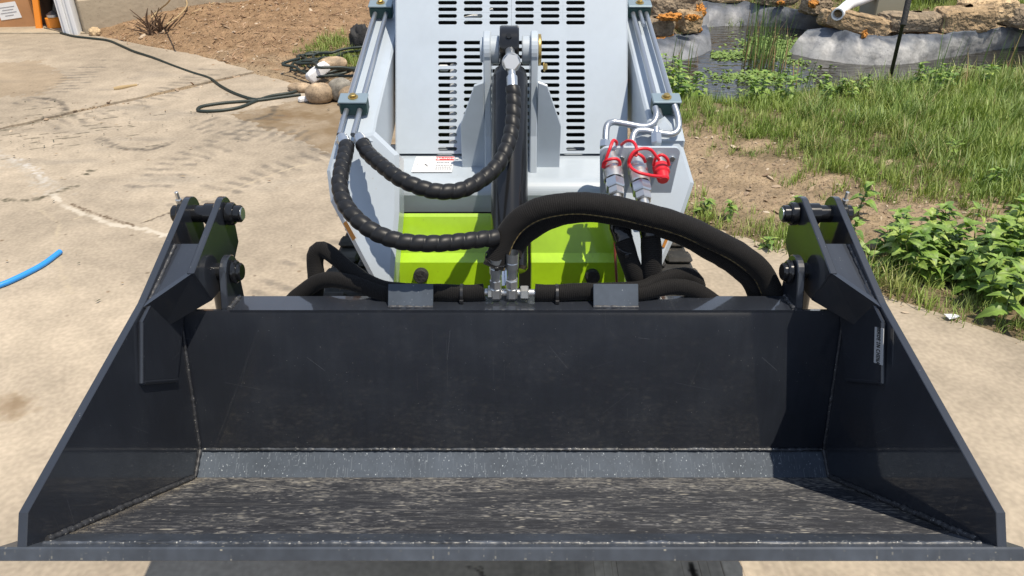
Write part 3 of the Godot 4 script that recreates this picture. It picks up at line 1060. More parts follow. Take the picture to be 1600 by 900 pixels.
# ---------------------------------------------------------------- pond
func liner_strip(called: String, top: Array, low: Array, label: String, sd: int, crust := 0.85) -> void:
	var T := MB.smooth(pts(top), 0.035)
	var B := MB.smooth(pts(low), 0.035)
	var cnt := maxi(T.size(), B.size())
	var nz := noise(sd, 1.6, 3)
	var rows := []
	var b := MB.new()
	b.use_col = true
	for i in cnt:
		var u := float(i) / (cnt - 1)
		var p := T[int(u * (T.size() - 1))]
		var q := B[int(u * (B.size() - 1))]
		var row := PackedVector3Array()
		for k in 15:
			var w := k / 12.0 - 0.1
			var r := p.lerp(q, w)
			var bulge := sin(clampf(w, 0, 1) * PI) * 0.04
			r += Vector3(0, bulge + 0.022 * nz.get_noise_2d(u * 2.6 * T[0].distance_to(T[T.size() - 1]), w * 0.5) + 0.012 * nz.get_noise_3d(r.x * 3.0, r.z * 3.0, 3.0) + 0.010 * sin(u * 70.0 + 6.0 * nz.get_noise_1d(u * 5.0 + 3.0) + w * 3.0) * smoothstep(-0.1, 0.5, nz.get_noise_1d(u * 8.0)), bulge * 0.6)
			if k == 0: r += Vector3(0, -0.06, -0.1)
			row.append(r)
		rows.append(row)
	b.grid(rows, false, PackedVector3Array())
	b.col = PackedColorArray()
	for i in b.v.size():
		var w := b.uv[i].x * 14.0 / 12.0 - 0.1
		var p := b.v[i]
		var s := nz.get_noise_3d(p.x * 4.0, p.y * 3.0, p.z * 4.0) + 0.5 * nz.get_noise_3d(p.x * 14.0, p.y * 10.0, p.z * 14.0)
		# pale mineral crust above the waterline
		var k := clampf(smoothstep(0.20, 0.62, w + s * 0.22) * (0.9 + s * 0.5), 0, 1) * (1.0 - smoothstep(0.95, 1.06, w))
		b.col.append(Color(0.10, 0.115, 0.145).lerp(Color(0.56, 0.55, 0.53), k * crust))
	b.use_col = true
	var o := single(called, b, M.liner, label, "pond liner")
	o.set_meta("kind", "structure")

func pond() -> void:
	var b := MB.new()
	var wide: PackedVector2Array = Geometry2D.offset_polygon(water_poly, 0.22)[0]
	var ix := Geometry2D.triangulate_polygon(wide)
	for i in ix.size() / 3:
		var q := [wide[ix[i * 3]], wide[ix[i * 3 + 1]], wide[ix[i * 3 + 2]]]
		b.flat(Vector3(q[0].x, -0.105, q[0].y), Vector3(q[1].x, -0.105, q[1].y), Vector3(q[2].x, -0.105, q[2].y), Vector3.UP)
	single("pond_water", b, M.water, "dark rippled water of the small garden pond", "water", "", "structure")
	liner_strip("pond_liner", [2.368, 0.07, -6.203, 2.561, 0.08, -6.203, 2.695, 0.08, -5.906, 3.159, 0.08, -5.953, 3.556, 0.08, -6.051, 3.918, 0.08, -6.203, 4.302, 0.08, -6.203, 4.873, 0.08, -6.361], [2.209, -0.15, -6.154, 2.362, -0.15, -5.939, 2.599, -0.15, -5.777, 2.933, -0.15, -5.757, 3.246, -0.15, -5.898, 3.595, -0.15, -6.088, 4.327, -0.15, -6.455, 5.221, -0.15, -6.731], "wrinkled grey pond liner bank with white crust under the row of sandstone rocks", 301)
	liner_strip("pond_liner", [1.687, 0.07, -7.557, 1.885, 0.07, -7.484, 2.147, 0.07, -7.557, 2.33, 0.07, -7.342, 2.554, 0.07, -7.204, 2.697, 0.07, -6.944, 2.726, 0.07, -6.641], [1.693, -0.15, -7.171, 1.849, -0.15, -7.201, 2.11, -0.15, -7.29, 2.343, -0.15, -7.26, 2.564, -0.15, -7.201, 2.792, -0.15, -7.085, 2.971, -0.15, -7.171], "dark far bank of pond liner behind the reeds", 302, 0.3)
	liner_strip("pond_liner", [0.927, 0.01, -6.014, 1.11, 0.01, -6.061, 1.35, 0.01, -6.256, 1.562, 0.01, -6.516, 1.675, 0.01, -6.682], [0.902, -0.15, -5.737, 1.079, -0.15, -5.777, 1.29, -0.15, -5.857, 1.516, -0.15, -6.024, 1.638, -0.15, -6.244], "dark slab of pond liner beneath the orange foamed rocks", 303, 0.3)
	# sandstone rocks round the edge
	var R := [
		[Vector3(2.741, 0.11, -6.096), Vector3(0.29, 0.085, 0.13), -0.25, 0.18, 0, "tilted brown sandstone rock below the white drain pipe"],
		[Vector3(3.203, 0.11, -6.147), Vector3(0.33, 0.085, 0.15), 0.0, 0.0, 1, "flat grooved sandstone rock behind the thin black pole"],
		[Vector3(3.6, 0.13, -6.144), Vector3(0.30, 0.12, 0.16), 0.1, -0.05, 0, "blocky brown sandstone rock between the grooved rock and the pale rock"],
		[Vector3(3.874, 0.17, -6.36), Vector3(0.27, 0.12, 0.18), 0.2, -0.1, 2, "large pale tan flat topped rock on the pond edge"],
		[Vector3(4.182, 0.11, -6.362), Vector3(0.24, 0.10, 0.15), -0.1, 0.1, 1, "greyish rock cut by the edge of the view on the pond bank"],
		[Vector3(4.674, 0.11, -6.474), Vector3(0.26, 0.10, 0.16), 0.3, 0.0, 0, "brown pond rock just outside beside the greyish rock"],
		[Vector3(2.689, 0.11, -6.898), Vector3(0.16, 0.09, 0.13), 0.4, 0.1, 1, "dark round rock with orange foam left of the drain pipe"],
		[Vector3(2.651, 0.08, -6.416), Vector3(0.13, 0.075, 0.1), 0.2, 0.25, 0, "small brown rock wedged under the drain pipe rock"],
		[Vector3(2.46, 0.11, -7.303), Vector3(0.24, 0.07, 0.13), -0.1, 0.0, 1, "low tan rock on top of the far liner bank"],
		[Vector3(2.071, 0.11, -7.522), Vector3(0.26, 0.08, 0.14), 0.1, 0.0, 2, "pale flat rock above the far liner bank"],
		[Vector3(1.355, 0.17, -6.599), Vector3(0.30, 0.11, 0.2), 0.1, 0.0, 1, "big mottled brown rock topping the foamed rock pile"],
		[Vector3(1.169, 0.05, -6.256), Vector3(0.18, 0.09, 0.14), 0.2, -0.1, 1, "lichen grey rock at the foot of the foamed rock pile"],
		[Vector3(1.44, 0.08, -6.308), Vector3(0.12, 0.10, 0.12), 0.5, 0.1, 0, "round brown rock with orange foam on both sides"],
		[Vector3(1.042, 0.11, -6.71), Vector3(0.2, 0.12, 0.16), 0.5, 0.1, 0, "brown rock partly hidden behind the loader arm"],
	]
	for i in R.size():
		var r = R[i]
		b = MB.new()
		stone(b, r[0] + Vector3(0, 0.02, -0.06), r[1] * Vector3(0.80, 0.86, 0.75), Basis(Vector3.UP, r[2]) * Basis(Vector3.BACK, -r[3]), 320 + i, 0.13, 0.42, 26)
		single("sandstone_rock", b, M.rocks[r[4]], r[5], "rock", "rocks edging the pond")
	var F := [
		[Vector3(1.248, 0.17, -6.191), Vector3(0.12, 0.035, 0.06), "orange foam lump between the big and the lichen grey rock"],
		[Vector3(1.552, 0.15, -6.477), Vector3(0.06, 0.08, 0.05), "upright orange foam blob on the end of the rock pile"],
		[Vector3(1.425, 0.17, -6.164), Vector3(0.07, 0.03, 0.05), "orange foam bridge over the round brown rock"],
		[Vector3(1.238, 0, -6.206), Vector3(0.15, 0.02, 0.05), "long orange foam bead along the foot of the rock pile"],
		[Vector3(1.543, 0.02, -6.437), Vector3(0.05, 0.03, 0.05), "orange foam crumb on the liner right of the rock pile"],
		[Vector3(2.695, 0.08, -5.906), Vector3(0.025, 0.05, 0.03), "dripping orange foam under the tilted sandstone rock"],
		[Vector3(2.665, 0.07, -6.308), Vector3(0.05, 0.025, 0.04), "orange foam left of the tilted sandstone rock"],
		[Vector3(3.326, 0.04, -6.282), Vector3(0.14, 0.014, 0.03), "thin orange foam seam under the grooved rock"],
		[Vector3(3.623, 0.05, -6.308), Vector3(0.13, 0.02, 0.04), "orange foam seam under the blocky brown rock"],
		[Vector3(4.176, 0.07, -6.583), Vector3(0.05, 0.03, 0.04), "orange foam between the pale and greyish rocks"],
		[Vector3(2.594, 0.17, -6.789), Vector3(0.05, 0.04, 0.04), "orange foam on the dark round rock"],
		[Vector3(2.467, 0.11, -7.232), Vector3(0.05, 0.02, 0.04), "orange foam speck on the low tan rock"],
	]
	for i in F.size():
		b = MB.new()
		stone(b, F[i][0], F[i][1] * 0.85, Basis(Vector3.UP, rng.randf() * 0.5), 360 + i, 0.5, 0.9, 12)
		single("orange_foam", b, M.foam, F[i][2], "foam", "orange foam between the rocks")
	# white drain pipe
	var p := thing("drain_pipe", "white plastic drain elbow poking out over the pond rocks", "pipe", Vector3(2.755, 0.21, -6.127))
	b = MB.new()
	var path := pts([2.529, 0.21, -6.071, 2.635, 0.22, -6.238, 2.727, 0.24, -6.353, 2.863, 0.25, -6.477, 3.187, 0.27, -6.814])
	b.tube(path, 0.041, 22, 0.02, null, 1.0, Vector3(0, 0, 1), false)
	b.tube(path, 0.035, 22, 0.02, null, 1.0, Vector3(0, 0, 1), false)
	var e := MB.new()
	var ax := (path[0] - path[1]).normalized()
	e.turned(path[0] - ax * 0.05, ax, PackedVector2Array([Vector2(0.042, 0), Vector2(0.046, 0.004), Vector2(0.046, 0.06), Vector2(0.036, 0.06), Vector2(0.035, 0.0)]), 22)
	part("pipe_body", b, M.white, p)
	part("pipe_socket", e, M.white, p)
	# thin black pole
	var pole := thing("black_pole", "thin black pole standing in the pond edge grass", "pole", Vector3(2.342, 0, -4.644))
	b = MB.new()
	b.rod(Vector3(2.342, 0, -4.644), Vector3(2.284, 0.62, -4.549), 0.0115, 12)
	part("shaft", b, M.gloss_black, pole)
	b = MB.new()
	b.rod(Vector3(2.252, 0.424, -4.471), Vector3(2.278, 0.574, -4.534), 0.017, 12)
	part("grip_sleeve", b, M.rubber, pole)
	# concrete block, black pot
	b = MB.new()
	b.box(Vector3(3.204, 0.21, -6.668) + Vector3(0, 0.15, -0.1), Vector3(0.30, 0.70, 0.26), 0.01, Basis(Vector3.UP, 0.12))
	var blk := thing("concrete_block", "mossy grey block standing behind the pond rocks", "block", Vector3(3.814, 0.01, -7.938))
	part("block_body", b, M.block, blk)
	b = MB.new()
	b.box(Vector3(3.204, 0.21, -6.668) + Vector3(0, 0.515, -0.1), Vector3(0.33, 0.03, 0.29), 0.008, Basis(Vector3.UP, 0.12))
	part("block_cap", b, M.block, blk)
	var pot := thing("plant_pot", "black plastic tub behind the pond rocks right of the block", "tub", Vector3(3.806, 0.09, -7.218))
	b = MB.new()
	b.turned(Vector3(3.871, 0.07, -7.342), Vector3.UP, PackedVector2Array([Vector2(0, 0), Vector2(0.15, 0), Vector2(0.165, 0.02), Vector2(0.22, 0.6), Vector2(0.205, 0.6), Vector2(0.16, 0.3), Vector2(0, 0.3)]), 28)
	part("tub_wall", b, M.pot, pot)
	b = MB.new()
	b.turned(Vector3(3.871, 0.07, -7.342) + Vector3(0, 0.58, 0), Vector3.UP, PackedVector2Array([Vector2(0.21, 0), Vector2(0.232, 0.0), Vector2(0.235, 0.03), Vector2(0.21, 0.035)]), 28)
	part("tub_rim", b, M.pot, pot)
	b = MB.new()
	b.turned(Vector3(4.029, 0.07, -7.138), Vector3.UP, PackedVector2Array([Vector2(0, 0), Vector2(0.05, 0), Vector2(0.06, 0.2), Vector2(0.05, 0.2), Vector2(0.05, 0.1), Vector2(0, 0.1)]), 18)

# ---------------------------------------------------------------- loader
func hood_mesh(w: float, h: float, cols: Array, rowsets: Array, sw: float, sh: float) -> MB:
	# sheet in local xy with round-ended slots, 3 mm thick lips
	var b := MB.new()
	var xs := []
	for c in cols: xs.append(c)
	var ys := []
	for r in rowsets: ys.append(r)
	ys.sort()
	var half: float = (xs[1] - xs[0]) * 0.5
	var y0 := 0.0
	var z := Vector3(0, 0, 1)
	var x_lo: float = xs[0] - half
	var x_hi: float = xs[xs.size() - 1] + half
	# side margins
	b.quad(Vector3(-w / 2, 0, 0), Vector3(x_lo, 0, 0), Vector3(x_lo, h, 0), Vector3(-w / 2, h, 0), z)
	b.quad(Vector3(x_hi, 0, 0), Vector3(w / 2, 0, 0), Vector3(w / 2, h, 0), Vector3(x_hi, h, 0), z)
	for i in ys.size():
		var yc: float = ys[i]
		var dn := yc - 0.0074
		var up := yc + 0.0074
		if dn > y0 + 1e-5: b.quad(Vector3(x_lo, y0, 0), Vector3(x_hi, y0, 0), Vector3(x_hi, dn, 0), Vector3(x_lo, dn, 0), z)
		y0 = up
		for xc in xs:
			var ring := []
			var rect := []
			var r := sh / 2
			for k in 20:
				var t := TAU * (k + 0.5) / 20
				var cx := signf(cos(t)) * (sw / 2 - r)
				var p := Vector3(xc + cx + cos(t) * r, yc + sin(t) * r, 0)
				ring.append(p)
				var sx := cos(t)
				var sy := sin(t)
				var m := maxf(absf(sx), absf(sy))
				rect.append(Vector3(xc + sx / m * half, yc + sy / m * (up - yc), 0))
			for k in 20:
				var l := (k + 1) % 20
				b.quad(ring[k], ring[l], rect[l], rect[k], z)
				if rect[k].x != rect[l].x and rect[k].y != rect[l].y:
					var cn := Vector3(rect[k].x if absf(rect[k].x - xc) > absf(rect[l].x - xc) else rect[l].x, rect[k].y if absf(rect[k].y - yc) > absf(rect[l].y - yc) else rect[l].y, 0)
					b.flat(rect[k], rect[l], cn, z)
				var mid: Vector3 = (ring[k] + ring[l]) * 0.5
				b.quad(ring[k], ring[l], ring[l] - z * 0.003, ring[k] - z * 0.003, Vector3(xc, yc, 0) - mid)
	b.quad(Vector3(x_lo, y0, 0), Vector3(x_hi, y0, 0), Vector3(x_hi, h, 0), Vector3(x_lo, h, 0), z)
	return b

func moved(b: MB, t: Transform3D) -> MB:
	for i in b.v.size():
		b.v[i] = t * b.v[i]
		b.n[i] = (t.basis * b.n[i]).normalized()
	return b

const HOOD_O := Vector3(-0.001, 0.71, -1.53)
func hood_t() -> Transform3D:
	return Transform3D(Basis(Vector3(1, 0, 0), Vector3(0, 0.8660254, -0.5), Vector3(0, 0.5, 0.8660254)), HOOD_O)

func bolt(a: Vector3, ax: Vector3, r: float, m: Material, parent: Node, called := "bolt") -> void:
	var b := MB.new()
	ax = ax.normalized()
	b.turned(a, ax, PackedVector2Array([Vector2(r * 1.55, 0), Vector2(r * 1.55, r * 0.25), Vector2(r, r * 0.3)]), 16)
	b.nut(a + ax * r * 0.25, a + ax * r * 1.1, r)
	part(called, b, m, parent)

func loader() -> void:
	var L := thing("mini_loader", "light grey tracked mini loader with lime green front and black hoses", "loader", Vector3(0, 0, -1.9))
	var t := hood_t()
	var k := 1.6 / 1164.0
	var cols := []
	for px in [699.0, 739.0, 779.0, 819.3, 859.3, 899.0]: cols.append((px - 799.0) * k)
	var rows := []
	for i in 16: rows.append((240.0 - (66.5 + i * 11.07)) * k)
	for i in 9: rows.append((240.0 - (35.2 - i * 10.4)) * k)
	var H := 0.46
	var b := moved(hood_mesh(0.498, H, cols, rows, 0.0405, 0.0083), t)
	var hood := part("hood_panel", b, M.grey, L)
	# folded side edges, sides, top and back of the hood
	b = MB.new()
	for s in [-1.0, 1.0]:
		b = MB.new()
		b.box(Vector3(s * 0.2475, H / 2, -0.012), Vector3(0.004, H, 0.024), 0.0015)
		moved(b, t)
		part("hood_flange", b, M.grey, hood)
	var foot := HOOD_O
	var top := t * Vector3(0, H, 0)
	b = MB.new()
	for s in [-1.0, 1.0]:
		b.prof(PackedVector2Array([Vector2(-foot.z + 0.03, foot.y - 0.02), Vector2(-top.z + 0.03, top.y - 0.01), Vector2(2.55, top.y + 0.02), Vector2(2.55, 0.45), Vector2(1.62, 0.45)]), s * 0.243, s * 0.247)
	b.prof(PackedVector2Array([Vector2(-top.z, top.y), Vector2(2.55, top.y + 0.03), Vector2(2.55, top.y + 0.024), Vector2(-top.z, top.y - 0.006)]), -0.249, 0.249)
	b.prof(PackedVector2Array([Vector2(2.55, 0.45), Vector2(2.555, 0.45), Vector2(2.555, top.y), Vector2(2.55, top.y)]), -0.249, 0.249)
	part("hood_shell", b, M.grey, L)
	b = MB.new()
	b.box(Vector3(0, 0.80, -1.98), Vector3(0.40, 0.55, 0.3), 0.02)
	b.box(Vector3(0, 0.62, -2.2), Vector3(0.46, 0.3, 0.6), 0.02)
	part("engine_block", b, M.dark, L)
	b = MB.new()
	var tk := t * Vector3(-0.128, 0.02, -0.03)
	b.rod(tk, t * Vector3(-0.126, 0.20, -0.03), 0.009, 14)
	part("white_tube", b, M.white, L)
	b = MB.new()
	b.rod(t * Vector3(-0.105, 0.30, -0.035), t * Vector3(-0.04, 0.32, -0.035), 0.006, 12)
	part("white_tube", b, M.white, L)
	b = MB.new()
	b.box(t * Vector3(-0.148, 0.19, -0.02), Vector3(0.022, 0.014, 0.01), 0.003)
	part("white_tube", b, M.white, L)
	# deck and nose under the hood
	var nose := PackedVector2Array([Vector2(1.60, 0.705), Vector2(1.415, 0.703)])
	nose.append_array(arc(Vector2(1.412, 0.671), 0.032, 90, 170, 10))
	nose.append_array(PackedVector2Array([Vector2(1.395, 0.58), Vector2(1.42, 0.58), Vector2(1.425, 0.68), Vector2(1.60, 0.685)]))
	b = MB.new()
	b.prof(nose, -0.285, 0.30, 0.002)
	part("deck", b, M.grey, L)
	b = MB.new()
	b.box(Vector3(0, 0.40, -1.85), Vector3(0.52, 0.42, 0.8), 0.02)
	part("chassis", b, M.lime, L)
	# bracket ears carrying the tilt cylinder
	for s in [-1.0, 1.0]:
		b = MB.new()
		var xa: float = -0.0025 + s * 0.0385
		var ear := PackedVector2Array()
		var c := Vector2(-Vector3(-0.004, 0.934, -1.498).z, Vector3(-0.004, 0.934, -1.498).y)
		ear.append_array(arc(c, 0.036, 200, 60, 12))
		ear.append_array(PackedVector2Array([Vector2(c.x + 0.1, c.y - 0.06), Vector2(1.56, 0.72), Vector2(1.43, 0.69), Vector2(c.x - 0.045, c.y - 0.16)]))
		b.prof(ear, xa, xa + s * 0.0145, 0.002)
		part("bracket_ear", b, M.grey, L)
		b = MB.new()
		b.turned(Vector3(xa - s * 0.0165, c.y, -c.x), Vector3(s, 0, 0), PackedVector2Array([Vector2(0, 0), Vector2(0.026, 0), Vector2(0.027, 0.002), Vector2(0.027, 0.0165)]), 24)
		part("bracket_boss", b, M.grey, L)
		b = MB.new()
		b.rod(Vector3(xa + s * 0.0145, c.y, -c.x), Vector3(xa + s * 0.021, c.y, -c.x), 0.03 if s > 0 else 0.024, 24)
		part("pin_washer", b, M.gold if s > 0 else M.grey, L)
		b = MB.new()
		var g := PackedVector2Array([Vector2(0.0, 0.175), Vector2(0.018, 0.168), Vector2(0.048, 0.085), Vector2(0.048, -0.015), Vector2(0.0, -0.03)])
		if s < 0.0:
			for q in g.size(): g[q].x = -g[q].x
		b.prism(g, 0.010, 0.001, Transform3D(t.basis * Basis(Vector3.RIGHT, 0.62), Vector3(xa + s * 0.0145, 0, 0) + Vector3(0, HOOD_O.y, HOOD_O.z) + Vector3(0, 0.0, 0.055)))
		part("gusset", b, M.grey, L)
	b = MB.new()
	bolt(Vector3(0.062, 0.908, -1.471), Vector3(1, 0.1, 0.2), 0.006, M.gold, L, "lock_bolt")
	# tilt cylinder
	var ca := Vector3(-0.004, 0.905, -1.464)
	var cb := Vector3(-0.005, 0.602, -1.202)
	var ax := (ca - cb).normalized()
	b = MB.new()
	b.turned(cb, ax, PackedVector2Array([Vector2(0, 0), Vector2(0.030, 0), Vector2(0.0345, 0.006), Vector2(0.0345, cb.distance_to(ca) - 0.02), Vector2(0.030, cb.distance_to(ca) - 0.004), Vector2(0.0, cb.distance_to(ca))]), 40)
	var cyl := part("tilt_cylinder", b, M.gloss_black, L)
	b = MB.new()
	b.turned(cb - ax * 0.03, ax, PackedVector2Array([Vector2(0, 0), Vector2(0.018, 0), Vector2(0.018, 0.03)]), 20)
	part("cylinder_rod", b, M.chrome, cyl)
	var eye := Vector3(-0.005, 0.944, -1.486)
	b = MB.new()
	b.turned(eye - Vector3(0.0185, 0, 0), Vector3(1, 0, 0), PackedVector2Array([Vector2(0.014, 0), Vector2(0.036, 0), Vector2(0.038, 0.003), Vector2(0.038, 0.034), Vector2(0.036, 0.037), Vector2(0.014, 0.037)]), 30)
	b.box(eye.lerp(ca, 0.6), Vector3(0.034, 0.07, 0.05), 0.006, Basis(Vector3.RIGHT, -0.4))
	part("cylinder_eye", b, M.gloss_black, cyl)
	b = MB.new()
	b.nut(Vector3(-0.006, 0.969, -1.458), Vector3(-0.006, 0.97, -1.452), 0.0055)
	part("grease_nipple", b, M.gloss_black, cyl)
	# lime front plate
	for s in [-1.0, 1.0]:
		b = MB.new()
		var lp := PackedVector2Array([Vector2(1.341, 0.655), Vector2(1.336, 0.650), Vector2(1.308, 0.585), Vector2(1.284, 0.576), Vector2(1.262, 0.467), Vector2(1.26, 0.38), Vector2(1.27, 0.38), Vector2(1.272, 0.47), Vector2(1.293, 0.568), Vector2(1.318, 0.58), Vector2(1.348, 0.652)])
		var x0 := -0.222 if s < 0 else 0.037
		var x1 := -0.040 if s < 0 else 0.222
		b.prof(lp, x0, x1, 0.0015)
		var pl := part("lime_front_plate", b, M.lime, L)
		b = MB.new()
		var bc := Vector3(-0.178, 0.553, -1.275) if s < 0 else Vector3(0.157, 0.551, -1.274)
		var bn := Vector3(0, 0.2, 0.98)
		b.turned(bc - bn * 0.01, bn, PackedVector2Array([Vector2(0.0145, 0), Vector2(0.0145, 0.018), Vector2(0.0125, 0.021), Vector2(0, 0.021)]), 24)
		part("rubber_bumper", b, M.rubber, pl)
	b = MB.new()
	b.prof(PackedVector2Array([Vector2(1.270, 0.497), Vector2(1.264, 0.38), Vector2(1.274, 0.38), Vector2(1.280, 0.497)]), -0.039, 0.036, 0.0015)
	part("lime_lower_plate", b, M.lime, L)
	b = MB.new()
	b.prof(PackedVector2Array([Vector2(1.385, 0.66), Vector2(1.40, 0.4), Vector2(1.41, 0.4), Vector2(1.395, 0.66)]), -0.225, 0.225)
	part("inner_bulkhead", b, M.dark, L)
	arms(L)
	pipes(L)
	for s in [-1.0, 1.0]: track(L, s)
	decal(L)

func arms(L: Node3D) -> void:
	for s in [-1.0, 1.0]:
		var b := MB.new()
		b.prof(PackedVector2Array([Vector2(1.332, 0.806), Vector2(1.40, 0.832), Vector2(2.5, 1.118), Vector2(2.5, 0.98), Vector2(1.46, 0.71), Vector2(1.36, 0.70)]), s * 0.258, s * (0.329 if s < 0 else 0.322), 0.004)
		var arm := part("loader_arm", b, M.grey, L)
		b = MB.new()
		var d := 1.385
		var P := [[522, 218], [509, 266], [515, 314], [552, 384], [590, 456], [597, 520], [612, 520], [613, 452], [623, 330], [623, 240], [585, 204]] if s < 0 else [[1040, 180], [1062, 205], [1086, 285], [1063, 354], [1024, 440], [1016, 520], [986, 520], [986, 440], [969, 330], [962, 240], [985, 215]]
		var poly := PackedVector2Array()
		for q in P: poly.append(Vector2((q[0] - 800.0) / 1164.0 * d, (450.0 - q[1]) / 1164.0 * d))
		var o := Vector3(0, 1.26 - 0.5 * (d + 0.075), -0.8660254 * (d + 0.075))
		b.prism(poly, 0.075, 0.008, Transform3D(Basis(Vector3(1, 0, 0), Vector3(0, 0.8660254, -0.5), Vector3(0, 0.5, 0.8660254)), o))
		part("arm_knuckle", b, M.grey, L)
		# orange sticker on the chamfer
		b = MB.new()
		var st := [Vector3(-0.308, 0.675, -1.261), Vector3(-0.29, 0.647, -1.245)] if s < 0 else [Vector3(0.293, 0.66, -1.254), Vector3(0.279, 0.633, -1.238)]
		for i in 1:
			var a: Vector3 = st[0]
			var c: Vector3 = st[1]
			var sd := (c - a).cross(Vector3(s * 0.8, 0.3, 0.6)).normalized() * 0.007
			var nn := (c - a).cross(sd).normalized()
			if nn.z < 0: nn = -nn
			for q in [a, c]: pass
			b.quad(a - sd + nn * 0.004, a + sd + nn * 0.004, c + sd + nn * 0.004, c - sd + nn * 0.004, nn)
		part("orange_sticker", b, M.orange_decal, L)
		# hydraulic tubes along the arm, with two clamps
		var xs := [-0.313, -0.288] if s < 0 else [0.277, 0.307]
		var along := Vector3(0, 0.110, -0.4214).normalized()
		var base := Vector3(0, 0.851, -1.4036)
		for x in xs:
			b = MB.new()
			var e := base - along * 0.10 + Vector3(x, 0, 0)
			var far := base + along * 1.2 + Vector3(x, 0, 0)
			if s < 0:
				b.tube(PackedVector3Array([e, e.lerp(far, 0.3), e.lerp(far, 0.6), far]), 0.0049, 14, 0.05)
				part("hydraulic_tube", b, M.zinc_pipe, L)
			else:
				var e2 := base - along * 0.04 + Vector3(x, 0, 0)
				b.tube(PackedVector3Array([e2, e2.lerp(far, 0.3), e2.lerp(far, 0.6), far]), 0.0052, 14, 0.05)
				part("hydraulic_tube", b, M.zinc_pipe, L)
		if s > 0:
			b = MB.new()
			var e3 := base + along * 0.33 + Vector3(0.292, 0.004, 0)
			b.tube(PackedVector3Array([e3, e3 + along * 0.5, e3 + along * 0.9]), 0.0045, 12, 0.05)
			part("hydraulic_tube", b, M.zinc_pipe, L)
		for at in [0.0, 0.415]:
			var xm: float = (xs[0] + xs[1]) * 0.5
			var c: Vector3 = base + along * at + Vector3(xm, 0, 0)
			var tb := Basis(Vector3(1, 0, 0), along.cross(Vector3(1, 0, 0)).normalized() * -1.0, along)
			var up := tb.y if tb.y.y > 0 else -tb.y
			b = MB.new()
			b.box(c, Vector3(0.052, 0.026, 0.03), 0.003, tb)
			var cl := part("pipe_clamp", b, M.teal, L)
			b = MB.new()
			b.box(c + up * 0.0155, Vector3(0.054, 0.005, 0.033), 0.0015, tb)
			part("clamp_plate", b, M.clamp_top, cl)
			bolt(c + up * 0.018, up, 0.0062, M.gold, cl)

